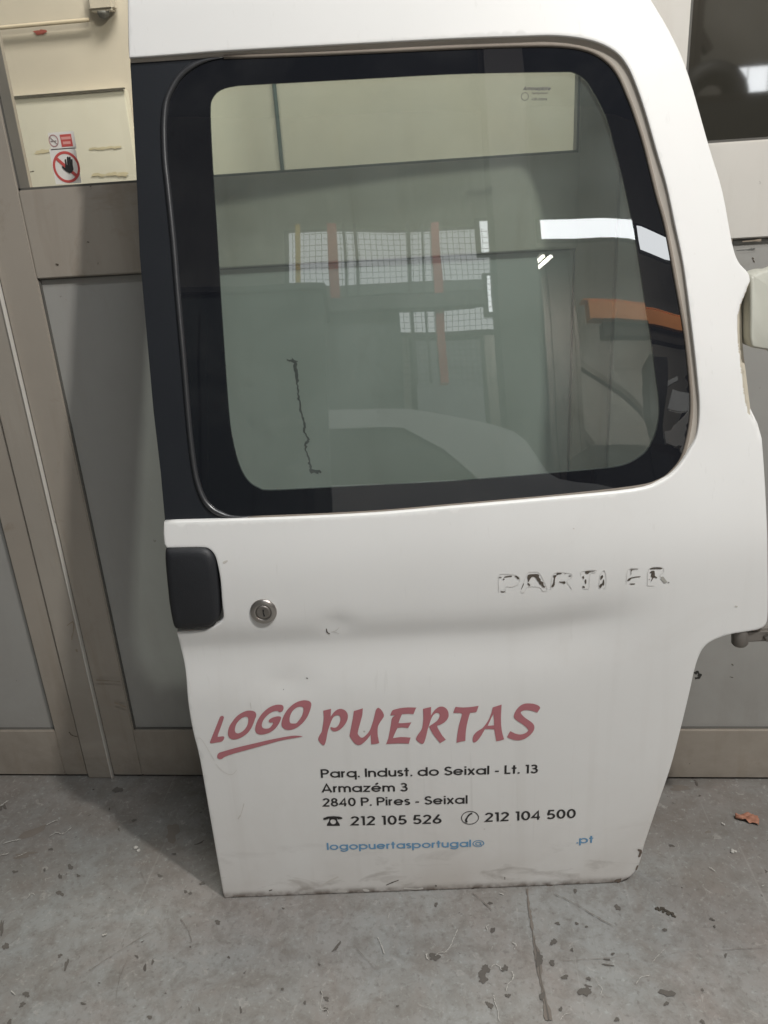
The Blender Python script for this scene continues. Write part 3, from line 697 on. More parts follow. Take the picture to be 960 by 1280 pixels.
# outline in photograph points, grouped in smooth runs
bottom = [(281,1123),(400,1121),(500,1118),(600,1113.5),(680,1108.5),(740,1106)]
corner = [(740,1106),(768,1103),(783,1098),(793,1089),(799,1077),(804,1057)]
rightlow = [(804,1057),(820,1010),(837,960),(849.6,912.5),(861,865),(866,842),(872,822),(880,808),(893,799),(914,792),(935,788.5),(948,786),(956,781),(958.5,770),(959,740),(958.5,700),(957,640),(955,600),(950,532),(944,480),(939,440),(937.5,400),(937,352)]
rightup = [(937,352),(934,342),(922,328),(914,304),(902,240),(885,183),(860,96),(841,50),(812,0)]
DX = [D(*p) for p in bottom]
out = DX[:-1]
out += cr([D(*p) for p in corner], 4)[:-1]
out += cr([D(*p) for p in rightlow], 4)[:-1]
ru = [D(*p) for p in rightup]
top = [ru[-1], (0.575, 1.195), (0.53, 1.232), (0.47, 1.252), (0.38, 1.263), (0.2, 1.268), (0.02, 1.266)]
out += cr(ru+top[1:], 4)
SG = [((162,71),(163,79)),((240,65),(240,74)),((280,62),(280,71.5)),((407,55),(407,67)),((560,47),(560,60)),((643,44),(643,57)),((697,43),(700,57)),((739,49),(735,63)),((768,62),(758,76)),((785,81),(773,94)),((798,110),(785,121)),((810,146),(793,142)),((822,188),(806,183)),((835,233),(820,240)),((845,280),(832,283)),((856,333),(844,347)),((866,407),(856,415)),((873,470),(863,480)),((876,510),(864,515)),((873,543),(860,545)),((864,563),(852,573)),((847,588),(840,589)),((827,603),(825,600)),((793,614),(793,609)),((685,625),(685,621)),((560,636),(560,632)),((480,643),(480,639)),((400,647.5),(400,643.5)),((310,651),(310,647)),((206,654),(206,651))]
DEP = 0.008
Sd = cr([D(*s) for s, g in SG], 4); Gd = cr([D(*g, DEP) for s, g in SG], 4)
out += Sd
out += [D(205.5,667), D(206.5,680)]
rec = [(209,684),(232,683.5),(250,683.3),(261,685),(269,693),(273.5,707),(277,728),(279,755),(280.5,768),(279.5,775),(273.5,781),(262,787),(250,789.5),(222,790.5)]
recd = cr([D(*p) for p in rec], 3); out += recd
out += cr([D(*p) for p in ((227,811),(231.5,830),(234,850),(236.5,880),(242.5,915),(251,950),(265,1030))], 4)
out = dens(out, 0.010)
# make it tidy and ccw
outl = ccw(out)
inner_loop = offset_loop(outl, -0.0025)
extra = []
xs = np.arange(-0.02, 0.80, 0.009)
for zi, z in enumerate(np.arange(0.004, 1.28, 0.009)):
    for x in xs:
        p = (float(x)+(0.0045 if zi % 2 else 0), float(z)); extra.append(p)
for z in np.arange(0.65, 0.86, 0.003):
    for x in np.arange(0.69, 0.745, 0.003): extra.append((float(x), float(z)))
for z in np.arange(0.37, 0.50, 0.005):
    for x in np.arange(0.0, 0.66, 0.009): extra.append((float(x)+0.002, float(z)+0.001))
# keep points well clear of the boundary
ol = np.array(outl)
def clear(p, d=0.005): return ((ol-np.array(p))**2).sum(1).min() > d*d
extra = [p for p in extra if inside(p, outl) and clear(p)]
inner_loop = [p for p in inner_loop if inside(p, outl)]
V2, F2 = tri2d([outl], [], inner_loop+extra)
V = [P3(x, z) for x, z in V2]; F = [tuple(f) for f in F2]
# rolled edge all round: extrude boundary backwards
n0 = len(outl); rings = [(0.0009, 0.0004), (0.0015, 0.0014), (0.0017, 0.003), (0.0016, 0.009), (0.0, 0.026)]
idx = {}
for i, p in enumerate(V2): idx[(round(p[0], 6), round(p[1], 6))] = i
_v = np.array(V2)
base = [int(((_v-np.array(p))**2).sum(1).argmin()) for p in outl]
prev = base
for d_, dep in rings:
    lp = offset_loop(outl, d_); cur = []
    for (x, z) in lp: cur.append(len(V)); V.append(P3(x, max(z, 0.0004), dep))
    for i in range(n0):
        j = (i+1) % n0
        if None in (prev[i], prev[j]): continue
        F.append((prev[i], cur[i], cur[j], prev[j]))
    prev = cur
body = obj('body_panel', V, F, [M['paint'], M['yellowed']], door, True)
_zs = [q[1] for q in POCK]; _xs = [q[0] for q in POCK]
for pg in body.data.polygons:
    c = pg.center
    if 0.685 < c.z < 0.838 and c.x > np.interp(c.z, _zs, _xs)+0.001: pg.material_index = 1
# dirty step between skin and glass, its shade painted into the colour
ns = len(Sd); V = []; F = []; prof = ((0.0, 0.0016), (0.25, 0.0042), (0.55, 0.0062), (0.85, 0.0070), (1.0, 0.0074), (1.06, 0.0110))
for k, (t, dep) in enumerate(prof):
    for a, b in zip(Sd, Gd): 
        x = a[0]+(b[0]-a[0])*t; z = a[1]+(b[1]-a[1])*t; V.append(P3(x, z, dep, pbase))
for k in range(len(prof)-1):
    for i in range(ns-1): F.append((k*ns+i, k*ns+i+1, (k+1)*ns+i+1, (k+1)*ns+i))
fo = obj('window_step', V, F, M['step'], door, True)
# inner shell with window cut-out
CG = [(320,106),(293,108),(275,113),(265,124),(263,140),(265,190),(268,240),(272,300),(277,386),(286,513),(291,550),(297,575),(304,592),(312,603),(323,610),(337,613),(400,610),(480,606),(560,602),(660,594),(740,587),(768,584),(784,580),(797,573),(808,564),(816,550),(821,536),(824,518),(823,495),(820,473),(814,425),(806,377),(793,292),(777,217),(760,154),(752,134),(743,117),(735,104),(727,96),(717,91),(706,90),(640,91),(560,93),(440,99.5)]
CGd = ccw(cr([D(*p, DEP) for p in CG], 3, True))
hole = offset_loop(CGd, 0.012)
shell = offset_loop(outl, -0.004)
shell_o = [p for p in ccw([D(*p) for p in bottom+corner[1:]+rightlow[1:]+rightup[1:]]+top[1:]+[D(162,75), D(182,400), D(206,651), D(210,690), D(222,790), D(236,880), D(251,950)])]
shell_o = dens(offset_loop(shell_o, -0.004), 0.02)
ex2 = [(float(x), float(z)) for x in np.arange(0.0, 0.8, 0.022) for z in np.arange(0.01, 1.27, 0.022)]
so = np.array(shell_o); ho = np.array(hole)
ex2 = [p for p in ex2 if inside(p, shell_o) and ((so-np.array(p))**2).sum(1).min() > 1e-4 and ((ho-np.array(p))**2).sum(1).min() > 6e-5]
V2, F2 = tri2d([shell_o], [hole], ex2)
V = [P3(x, z, 0.0255) for x, z in V2]; nV = len(V)
V += [P3(x, z, 0.0235) for x, z in V2]
obj('inner_shell', V, [tuple(reversed(f)) for f in F2]+[tuple(i+nV for i in f) for f in F2], M['inner'], door, True)

# glass outline: bead on the left + measured edge elsewhere
BEAD = [(280,72),(258,75.5),(240,83),(226,94),(217,107),(210.5,120),(207,133),(205.5,150),(205.2,167),(206.5,200),(210,233),(217,300),(222.5,367),(230,450),(237,533),(243,583),(247,602),(252,617),(258,628),(267,637),(277,642),(290,645.5),(317,645)]
Bd = cr([D(*p, DEP) for p in BEAD], 3)
# full loop: top/right/bottom from Gd between 280 and 310
gs = [D(*g, DEP) for s, g in SG][2:-1]
Gr = cr(gs, 4)
glass_loop = ccw([tuple(p) for p in Gr]+[tuple(p) for p in Bd[::-1]][1:-1])
def slab(name, outer, holes, extra, off, thick, mat, smooth=True, flat_uv=None):
    V2, F2 = tri2d([outer], holes, extra); n = len(V2)
    V = [P3(x, z, off, pbase) for x, z in V2]+[P3(x, z, off+thick, pbase) for x, z in V2]
    F = list(F2)+[tuple(i+n for i in reversed(f)) for f in F2]
    # side walls
    cnt = {}
    for f in F2:
        for i in range(len(f)):
            a, b = f[i], f[(i+1) % len(f)]; cnt[(a, b)] = 1
    s = len(V); 
    for (a, b) in list(cnt):
        if (b, a) not in cnt:
            k = len(V); V += [V[a], V[b], V[b+n], V[a+n]]; F.append((k+1, k, k+3, k+2))
    return obj(name, V, F, mat, door, smooth)
def gridpts(outer, holes, st, m=0.004):
    arr = [np.array(outer)]+[np.array(h) for h in holes]; r = []
    lo = np.array(outer).min(0); hi = np.array(outer).max(0)
    for x in np.arange(lo[0], hi[0], st):
        for z in np.arange(lo[1], hi[1], st):
            p = (float(x), float(z))
            if inside(p, outer) and not any(inside(p, h) for h in holes) and all(((a-np.array(p))**2).sum(1).min() > m*m for a in arr): r.append(p)
    return r
gl = dens(glass_loop, 0.012)
pane_o = offset_loop(CGd, 0.0003)
slab('glass_pane', CGd, [], gridpts(CGd, [], 0.02), DEP, 0.004, M['glass'])
band = slab('black_border', gl, [offset_loop(CGd, 0.0002)], gridpts(gl, [CGd], 0.014), DEP, 0.004, M['band'])
# sealant line round the glass on top, right and bottom
V, F = tube([P3(x, z, DEP-0.0005, pbase) for x, z in Gr], 0.0022, 8); obj('window_seal', V, F, M['seal'], door, True)
V, F = tube([P3(x, z, DEP-0.0012, pbase) for x, z in Bd], [0.0035*min(1, (i+0.6)/7, (len(Bd)-0.4-i)/7) for i in range(len(Bd))], 12); obj('rubber_bead', V, F, M['bead'], door, True)
# black pillar between the latch edge and the glass
left_edge = [D(206.5,651.5, DEP), D(201,590, DEP), D(192,513, DEP), D(182,400, DEP), D(175,320, DEP), D(172,245, DEP), D(166,130, DEP), D(163,78.5, DEP)]
pil = [D(310,647.5, DEP)]+[D(250,650, DEP)]+left_edge+[D(240,73.0, DEP), D(280,70.5, DEP)]
bd_in = offset_loop([tuple(p) for p in Bd], 0.0)
pil = pil+[tuple(p) for p in Bd][2:-2]
pil = ccw(pil)
pl = dens(pil, 0.010)
slab('black_pillar', pl, [], gridpts(pl, [], 0.02), DEP-0.0006, 0.012, M['black'])

# door handle: recess pan plus rounded cover
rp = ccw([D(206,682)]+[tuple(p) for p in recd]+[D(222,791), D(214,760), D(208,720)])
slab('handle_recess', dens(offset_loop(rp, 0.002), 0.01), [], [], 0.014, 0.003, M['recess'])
S6 = lambda X, Y: (195+X/6, 670+Y/6)
hc = [(62,150),(66,113),(88,97),(200,92),(335,93),(385,106),(420,140),(440,190),(450,260),(462,380),(470,480),(474,580),(465,630),(435,668),(390,690),(300,701),(162,706),(137,695),(121,660),(95,520),(78,360),(65,220)]
hcd = ccw(cr([D(*S6(*p), -0.004) for p in hc], 4, True))
cx_ = float(np.mean([p[0] for p in hcd])); cz_ = float(np.mean([p[1] for p in hcd]))
V = []; F = []; n = len(hcd)
hshr = lambda d_: [(cx_+(p[0]-cx_)*(1+d_/0.034), cz_+(p[1]-cz_)*(1+d_/0.052)) for p in hcd]
for d_, dep in ((0.0, 0.013), (0.0, 0.002), (-0.0008, -0.0015), (-0.0028, -0.0040), (-0.0060, -0.0055), (-0.0105, -0.0062)):
    for p in hshr(d_): V.append(P3(p[0], p[1], dep, pbase))
R_ = 6
for r in range(R_-1):
    for i in range(n): F.append((r*n+i, r*n+(i+1) % n, (r+1)*n+(i+1) % n, (r+1)*n+i))
last = hshr(-0.0105)
v2, f2 = tri2d([last]); m2 = {}
for i, p in enumerate(v2):
    k = int(np.argmin([(p[0]-q[0])**2+(p[1]-q[1])**2 for q in last])); m2[i] = (R_-1)*n+k
F += [tuple(m2[i] for i in f) for f in f2 if len({m2[i] for i in f}) == 3]
hd = obj('handle', V, [f[::-1] if False else f for f in F], M['handle'], door, True)
bm = bmesh.new(); bm.from_mesh(hd.data); bmesh.ops.recalc_face_normals(bm, faces=bm.faces); bm.to_mesh(hd.data); bm.free()

# lock cylinder
lx, lz = D(329.5, 764); lk = (lx, pbase(lx, lz), lz)
ax = (0.0, -1, 0.03)
V, F = lathe([(0.0168, -0.002), (0.0172, 0.0006), (0.0170, 0.0018), (0.0160, 0.0027), (0.0118, 0.0046), (0.0106, 0.0044), (0.0100, 0.0034)], lk, ax, 56)
lc = obj('lock_cylinder', V, F, M['metal'], door, True)
V, F = lathe([(0.0099, 0.001), (0.0096, 0.0040), (0.0070, 0.0044), (0.0062, 0.0042)], lk, ax, 40)
obj('lock_face', V, F, M['metal2'], lc, True)
kh = union2d(ribbon([(lx+0.0008, lz+0.0045), (lx+0.0002, lz+0.0005), (lx+0.0012, lz-0.0050)], [0.0022, 0.0012, 0.0020]))
obj('keyhole', [(x, lk[1]-0.00465, z) for x, z in kh[0]], kh[1], M['hole'], lc)

# hinges
def hinge_lower():
    x, z = D(928, 801); y = pbase(x, z)+0.012
    e = []
    V, F = lathe([(0.0095, -0.001), (0.0105, 0.001), (0.0105, 0.026), (0.0085, 0.029)], (x, y, z+0.016), (0.10, 0, -1), 28)
    h = obj('hinge', V, F, M['hinge'], door, True); h['label'] = 'lower grey steel hinge sticking out below the step'
    x2 = x+0.008
    o = box('hinge_arm', x2, x2+0.075, y-0.004, y+0.010, z-0.009, z+0.010, M['hinge'], h, 0.003)
    V, F = lathe([(0.005, 0), (0.0058, 0.001), (0.0058, 0.006), (0.004, 0.007)], (x2+0.028, y-0.004, z), (0, -1, 0), 6)
    obj('hinge_bolt', V, F, M['metal2'], h)
hinge_lower()
def hinge_upper():
    # painted hinge casing, a rounded wedge beside the pocket
    pts = [(938.5,349),(944,343),(953,339),(966,338),(985,342),(985,440),(962,438),(948,436),(939,431),(938,400)]
    lp = ccw([D(*p, 0.006) for p in pts]); lp = ccw(cr(lp, 3, True)); n = len(lp); V = []; F = []
    rg = ((0.0, 0.035), (0.0, 0.010), (-0.0006, 0.0078), (-0.0016, 0.0062), (-0.0030, 0.0056))
    for d_, dep in rg:
        for p in offset_loop(lp, d_): V.append(P3(p[0], p[1], dep-0.55*0+0.0, pbase))
    for r in range(len(rg)-1):
        for i in range(n): F.append((r*n+i, r*n+(i+1) % n, (r+1)*n+(i+1) % n, (r+1)*n+i))
    F.append(tuple((len(rg)-1)*n+i for i in range(n)))
    h = obj('hinge', V, F, M['hingep'], door, True); h['label'] = 'upper hinge under a yellowed white painted casing'
    bm = bmesh.new(); bm.from_mesh(h.data); bmesh.ops.recalc_face_normals(bm, faces=bm.faces); bm.to_mesh(h.data); bm.free()
hinge_upper()

# ------------------------------------------------------------------ printing on the door
SK = -0.0006
def on_skin(name, V2, F, mat, label=None, off=SK, fn=pskin):
    o = obj(name, [P3(x, z, off, fn) for x, z in V2], F, mat, door, False)
    if label: o['label'] = label
    return o
def px_shapes(name, outers, holes, tf, mat, label, sub=3, off=SK):
    O = [ccw(cr([D(*tf(*p)) for p in q], sub, True)) for q in outers]; H = [ccw(cr([D(*tf(*p)) for p in q], sub, True)) for q in holes]
    V, F = tri2d(O, H); return on_skin(name, V, F, mat, label, off)
TA = lambda X, Y: (255+X/6.4, 865+Y/6.4)
TB = lambda X, Y: (390+X/6.4, 865+Y/6.4)
TC = lambda X, Y: (540+X/6.4, 865+Y/6.4)
def sharp(pts):   # double corner points so that the smoothing keeps them crisp
    r = []
    for p in pts:
        r.append(p)
        if len(p) == 3: pass
    return r
def poly_px(tf, pts): return [tf(*p) for p in pts]
LOGO = []; LH = []
Lr = [(133,193),(150,189),(159,198),(158,212),(135,280),(110,350),(125,355),(150,352),(163,358),(158,378),(140,395),(100,402),(60,408),(48,402),(52,388),(75,330),(108,248),(126,203)]
O1 = [(365,146),(400,152),(417,170),(417,195),(408,215),(400,240),(380,285),(350,325),(310,355),(270,373),(235,378),(208,368),(194,345),(193,310),(205,270),(228,235),(255,200),(290,172),(330,152)]
O1h = [(340,196),(352,203),(355,225),(350,255),(335,285),(312,310),(285,326),(265,328),(251,318),(248,295),(256,262),(275,232),(300,208),(325,197)]
G1 = [(628,104),(637,120),(634,142),(620,157),(602,158),(590,150),(560,152),(525,170),(492,200),(470,235),(463,265),(472,285),(492,291),(520,288),(540,270),(552,250),(548,241),(528,243),(518,232),(524,218),(545,205),(580,194),(610,194),(617,205),(612,225),(595,258),(570,290),(535,317),(495,333),(455,339),(425,330),(411,310),(412,275),(425,235),(450,190),(485,150),(525,120),(570,102),(605,99)]
O2 = [(810,64),(845,72),(858,90),(857,115),(845,155),(825,200),(795,240),(755,275),(715,295),(675,302),(640,292),(622,268),(622,235),(635,195),(660,150),(695,112),(735,83),(775,68)]
O2h = [(765,115),(788,118),(796,132),(793,160),(780,195),(755,230),(738,248),(715,250),(695,248),(686,232),(686,205),(695,175),(712,146),(738,124)]
Sw = [(150,475),(120,485),(107,505),(108,525),(125,535),(145,532),(170,515),(240,490),(330,465),(420,440),(520,412),(620,385),(700,370),(750,362),(788,354),(780,351),(740,347),(690,350),(620,362),(520,382),(400,410),(280,438),(200,460)]
outs = [poly_px(TA, q) for q in (Lr, O1, G1, O2)]
def px_poly_abs(name, outers, holes, mat, label, sub=3):
    O = [ccw(cr([D(*p) for p in q], sub, True)) for q in outers]; H = [ccw(cr([D(*p) for p in q], sub, True)) for q in holes]
    V, F = tri2d(O, H); return on_skin(name, V, F, mat, label)
px_poly_abs('logo_lettering', outs, [poly_px(TA, O1h), poly_px(TA, O2h)], M['red'], 'faded red slanted word LOGO')
px_poly_abs('logo_swoosh', [poly_px(TA, Sw)], [], M['red'], 'faded red tapering brush stroke under LOGO')
Pl = [(90,148),(90,148),(120,140),(152,133),(153,133),(150,195),(150,195),(175,160),(205,138),(235,133),(265,145),(285,172),(287,205),(275,240),(250,275),(218,302),(185,314),(160,306),(147,285),(155,279),(175,284),(195,280),(212,262),(224,235),(228,208),(218,187),(200,184),(175,195),(158,222),(144,260),(130,300),(122,335),(114,380),(102,418),(92,424),(75,415),(55,390),(50,370),(60,345),(78,315),(85,280),(92,230),(94,190)]
Ul = [(335,150),(335,150),(370,140),(407,128),(407,129),(403,180),(390,230),(375,285),(366,325),(370,340),(388,360),(400,363),(415,358),(440,335),(462,305),(478,265),(492,220),(503,175),(512,140),(525,126),(540,128),(560,148),(575,178),(572,200),(550,232),(530,268),(525,300),(527,350),(538,405),(538,406),(510,413),(475,416),(474,416),(471,370),(470,340),(470,339),(440,378),(405,410),(375,423),(345,412),(318,380),(302,352),(303,330),(315,270),(327,210)]
El = [(645,143),(645,143),(700,128),(770,121),(833,123),(833,124),(812,174),(811,175),(770,172),(722,175),(720,176),(705,210),(692,246),(692,247),(730,247),(793,241),(794,242),(770,285),(769,286),(720,281),(684,286),(683,287),(665,325),(650,360),(650,362),(655,366),(710,358),(787,362),(788,363),(775,410),(774,411),(690,409),(598,414),(594,412),(610,370),(622,310),(632,255),(637,215),(650,195),(665,186),(664,184),(628,185),(627,183),(635,160)]
Rl = [(888,133),(888,133),(920,125),(952,118),(953,119),(952,185),(952,186),(975,150),(1005,123),(1032,114),(1060,120),(1085,145),(1094,182),(1085,212),(1060,240),(1020,262),(1000,270),(1020,310),(1045,350),(1070,378),(1069,380),(1045,395),(1026,405),(1024,405),(990,365),(962,325),(940,282),(938,272),(960,258),(1000,228),(1018,200),(1022,178),(1010,165),(990,166),(968,185),(950,222),(938,260),(925,300),(915,345),(900,395),(888,412),(872,410),(850,397),(834,380),(833,365),(850,335),(875,300),(885,265),(891,200)]
Tl = [(188,117),(189,117),(250,122),(320,117),(371,109),(372,110),(358,152),(345,160),(308,164),(303,170),(290,215),(278,265),(270,320),(267,386),(266,388),(230,395),(198,404),(196,403),(202,340),(215,265),(238,185),(238,172),(225,166),(173,165),(171,163),(180,135)]
Al = [(485,122),(486,121),(520,110),(556,99),(557,100),(552,180),(553,260),(562,325),(576,374),(575,376),(545,386),(515,391),(513,389),(507,350),(498,300),(497,297),(460,294),(425,294),(423,295),(395,345),(365,385),(340,402),(327,395),(325,372),(335,340),(365,310),(400,290),(430,255),(455,215),(475,165)]
Ah = [(492,175),(490,177),(470,215),(447,265),(446,268),(470,267),(495,264),(496,262),(495,220)]
Sl = [(760,89),(810,92),(850,106),(865,123),(860,135),(845,158),(838,162),(800,148),(755,142),(725,148),(710,160),(715,175),(745,205),(790,235),(815,262),(818,290),(805,320),(775,350),(735,375),(690,385),(650,380),(615,367),(601,358),(605,348),(622,317),(630,313),(665,330),(705,338),(740,330),(765,312),(768,298),(745,272),(705,243),(670,220),(655,200),(657,175),(675,140),(705,108),(735,93)]
px_poly_abs('firm_lettering', [poly_px(TB, q) for q in (Pl, Ul, El, Rl)]+[poly_px(TC, q) for q in (Tl, Al, Sl)], [poly_px(TC, Ah)], M['red'], 'large faded red brush style word PUERTAS', 2)

# monoline geometric alphabet
T = 0.068
XH = 0.72
def arc(cx, cy, rx, ry, a0, a1, n=None):
    n = n or max(6, int(abs(a1-a0)/14)); return [(cx+rx*math.cos(RAD(a0+(a1-a0)*k/n)), cy+ry*math.sin(RAD(a0+(a1-a0)*k/n))) for k in range(n+1)]
rb = XH/2-T; cb = XH/2
bowl = lambda cx: arc(cx, cb, rb, rb, 0, 360, 26)
GL = {
 'o': ([bowl(T+rb)], 2*(T+rb)), 'a': ([bowl(T+rb), [(T+2*rb, 0), (T+2*rb, XH)]], 2*(T+rb)), 'd': ([bowl(T+rb), [(T+2*rb, 0), (T+2*rb, 1)]], 2*(T+rb)),
 'q': ([bowl(T+rb), [(T+2*rb, -0.28), (T+2*rb, XH)]], 2*(T+rb)), 'p': ([bowl(T+rb), [(T, -0.28), (T, XH)]], 2*(T+rb)),
 'g': ([bowl(T+rb), [(T+2*rb, XH)]+[(T+2*rb, 0.05)]+arc(T+rb, 0.03, rb, 0.25, 0, -155)], 2*(T+rb)),
 'e': ([arc(T+rb, cb, rb, rb, 0, 325, 24), [(T, cb), (T+2*rb, cb)]], 2*(T+rb)),
 'é': ([arc(T+rb, cb, rb, rb, 0, 325, 24), [(T, cb), (T+2*rb, cb)], [(T+rb-0.04, 0.86), (T+rb+0.13, 1.04)]], 2*(T+rb)),
 'r': ([[(T, 0), (T, XH)], [(T, 0.42)]+arc(T+0.19, 0.42, 0.19, 0.23, 180, 85)], 0.30),
 'n': ([[(T, 0), (T, XH)], [(T, 0.38)]+arc(T+0.215, 0.40, 0.215, 0.25, 180, 0)+[(T+0.43, 0)]], 0.43+2*T),
 'm': ([[(T, 0), (T, XH)], [(T, 0.40)]+arc(T+0.19, 0.42, 0.19, 0.23, 180, 0)+[(T+0.38, 0)], [(T+0.38, 0.40)]+arc(T+0.57, 0.42, 0.19, 0.23, 180, 0)+[(T+0.76, 0)]], 0.76+2*T),
 'u': ([[(T, XH), (T, 0.32)]+arc(T+0.215, 0.315, 0.215, 0.25, 180, 360)+[(T+0.43, XH)], [(T+0.43, XH), (T+0.43, 0)]], 0.43+2*T),
 't': ([[(0.17, 0), (0.17, 0.98)], [(0.0, XH-T), (0.34, XH-T)]], 0.35), 'i': ([[(T, 0), (T, XH)], [(T, 0.85), (T, 0.99)]], 2*T), 'l': ([[(T, 0), (T, 1)]], 2*T),
 'x': ([[(0.05, 0), (0.47, XH)], [(0.05, XH), (0.47, 0)]], 0.52), 'z': ([[(0.03, XH-T), (0.45, XH-T), (0.06, T), (0.48, T)]], 0.50),
 's': ([arc(0.20, 0.525, 0.145, 0.130, 30, 260, 10)+arc(0.20, 0.21, 0.155, 0.145, 88, -150, 10)], 0.40),
 'P': ([[(T, 0), (T, 1)], [(T, 1-T), (0.30, 1-T)]+arc(0.30, 0.70, 0.235, 0.232, 90, -90)+[(T, 0.468)]], 0.58),
 'R': ([[(T, 0), (T, 1)], [(T, 1-T), (0.30, 1-T)]+arc(0.30, 0.70, 0.235, 0.232, 90, -90)+[(T, 0.468)], [(0.28, 0.47), (0.55, 0)]], 0.60),
 'I': ([[(T, 0), (T, 1)]], 2*T), 'L': ([[(T, 1), (T, T), (0.42, T)]], 0.42),
 'A': ([[(0.05, 0), (0.375, 0.97), (0.70, 0)], [(0.16, 0.27), (0.59, 0.27)]], 0.75),
 'S': ([arc(0.28, 0.735, 0.20, 0.195, 25, 262, 12)+arc(0.28, 0.28, 0.225, 0.212, 88, -165, 13)], 0.55),
 '0': ([arc(0.285, 0.5, 0.215, 0.432, 0, 360, 28)], 0.57), '1': ([[(0.03, 0.93), (0.24, 0.93)], [(0.20, 1), (0.20, 0)]], 0.30),
 '2': ([arc(0.27, 0.715, 0.195, 0.217, 165, -30, 12)+[(0.06, T), (0.50, T)]], 0.54),
 '3': ([arc(0.24, 0.735, 0.175, 0.197, 150, -90, 12)+arc(0.25, 0.30, 0.21, 0.235, 90, -155, 13)], 0.52),
 '4': ([[(0.42, 0), (0.42, 0.93), (0.05, 0.27), (0.54, 0.27)]], 0.58),
 '5': ([[(0.47, 1-T), (0.16, 1-T), (0.10, 0.53)]+arc(0.255, 0.315, 0.215, 0.247, 130, -150, 14)], 0.54),
 '6': ([arc(0.27, 0.295, 0.21, 0.228, 0, 360, 22), [(0.10, 0.40), (0.40, 1.0)]], 0.54),
 '8': ([arc(0.26, 0.73, 0.165, 0.20, 0, 360, 20), arc(0.26, 0.285, 0.205, 0.22, 0, 360, 22)], 0.54),
 '9': ([arc(0.27, 0.705, 0.21, 0.228, 0, 360, 22), [(0.44, 0.60), (0.14, 0.0)]], 0.54),
 '.': ([[(T, 0), (T, 0.15)]], 2*T), '-': ([[(0.02, 0.33), (0.30, 0.33)]], 0.32), ' ': ([], 0.22),
 'D': ([[(T, 0), (T, 1)], [(T, 1-T), (0.3, 1-T)]+arc(0.3, 0.5, 0.3, 0.432, 90, -90)+[(T, T)]], 0.66),
 'O': ([arc(0.42, 0.5, 0.35, 0.432, 0, 360, 26)], 0.84), 'T': ([[(0.24, 0), (0.24, 1)], [(0, 1-T), (0.48, 1-T)]], 0.48), 'M': ([[(T, 0), (T, 1), (0.4, 0.2), (0.75, 1), (0.75, 0)]], 0.82),
 'h': ([[(T, 0), (T, 1)], [(T, 0.38)]+arc(T+0.215, 0.40, 0.215, 0.25, 180, 0)+[(T+0.43, 0)]], 0.43+2*T),
 '@': ([arc(0.50, 0.40, 0.20, 0.20, 0, 360, 20), [(0.72, 0.60), (0.70, 0.30)]+arc(0.80, 0.30, 0.10, 0.10, 180, 300, 5)+arc(0.52, 0.42, 0.44, 0.44, -18, 312, 26)], 1.04),
}
def text_polys(s, weight=1.0, track=0.085):
    x = 0; polys = []
    for ch in s:
        st, w = GL[ch]
        tw = 2.22*T*weight*(0.55 if ch == '@' else 1)
        for pts in st: polys += ribbon([(x+a, b) for a, b in pts], tw)
        x += w+track
    return polys, x-track
def text_line(name, s, p0, p1, cap, mat, label, weight=1.0, track=0.085, off=SK, slant=0.0, fn=pskin, dz=0.0):
    """p0, p1: photograph points of baseline start and end; cap: cap height in metres"""
    a = np.array(D(*p0, dz)); b = np.array(D(*p1, dz)); polys, w = text_polys(s, weight, track)
    u = (b-a)/w; up = np.array([-u[1], u[0]]); up = up/np.linalg.norm(up)*cap
    V, F = union2d(polys)
    V2 = [tuple(a+u*(x+slant*y)+up*y) for x, y in V]
    return on_skin(name, V2, F, mat, label, off, fn)
cap = lambda a, b: abs(D(*a)[1]-D(*b)[1])
TD = lambda X, Y: (395+X/6.4, 950+Y/6.4); TE = lambda X, Y: (545+X/6.4, 950+Y/6.4)
c1 = cap(TD(45,70), TD(45,138))
text_line('address_lettering', 'Parq. Indust. do Seixal - Lt. 13', TD(41,140), TE(813,102), c1, M['ink'], 'black line Parq. Indust. do Seixal - Lt. 13', 0.98)
text_line('address_lettering', 'Armazém 3', TD(47,257), TD(733,248), c1, M['ink'], 'black line Armazém 3', 0.98)
text_line('address_lettering', '2840 P. Pires - Seixal', TD(56,370), TE(252,346), c1, M['ink'], 'black line 2840 P. Pires - Seixal', 0.98)
c2 = cap(TD(300,447), TD(300,519))
text_line('phone_lettering', '212 105 526', TD(280,521), TE(44,505), c2, M['ink'], 'black phone number 212 105 526', 0.98)
text_line('phone_lettering', '212 104 500', TE(391,493), (719.5,1022), c2, M['ink'], 'black phone number 212 104 500', 0.98)
c3 = cap(TD(90,660), TD(90,716))
text_line('mail_lettering', 'logopuertasportugal@', TD(90,717), TE(390,688), c3, M['blue'], 'blue e-mail line logopuertasportugal@', 0.98)
text_line('mail_lettering', '.pt', (720.5,1054), (741.5,1053), c3, M['blue'], 'blue ending .pt', 0.98)
# desk telephone symbol
hs = [(60,462),(57,472),(70,476),(98,470),(100,466),(140,463),(172,466),(176,472),(200,470),(214,464),(205,455),(180,449),(140,446),(95,449)]
bs = [(108,462),(165,462),(172,485),(190,512),(192,524),(88,524),(88,512),(105,486)]
ho = [(118,478),(128,472),(142,472),(156,478),(162,492),(156,506),(142,512),(128,510),(117,500),(114,488)]
O = [ccw([D(*TD(*p)) for p in q]) for q in (hs, bs)]
Hh = [ccw([D(*TD(*p)) for p in ho])]
V, F = tri2d([O[0]]); on_skin('telephone_symbol', V, F, M['ink'], 'small black desk telephone symbol', SK-0.0002)
V, F = tri2d([O[1]], Hh); on_skin('telephone_symbol', V, F, M['ink'], 'body of the black desk telephone symbol')
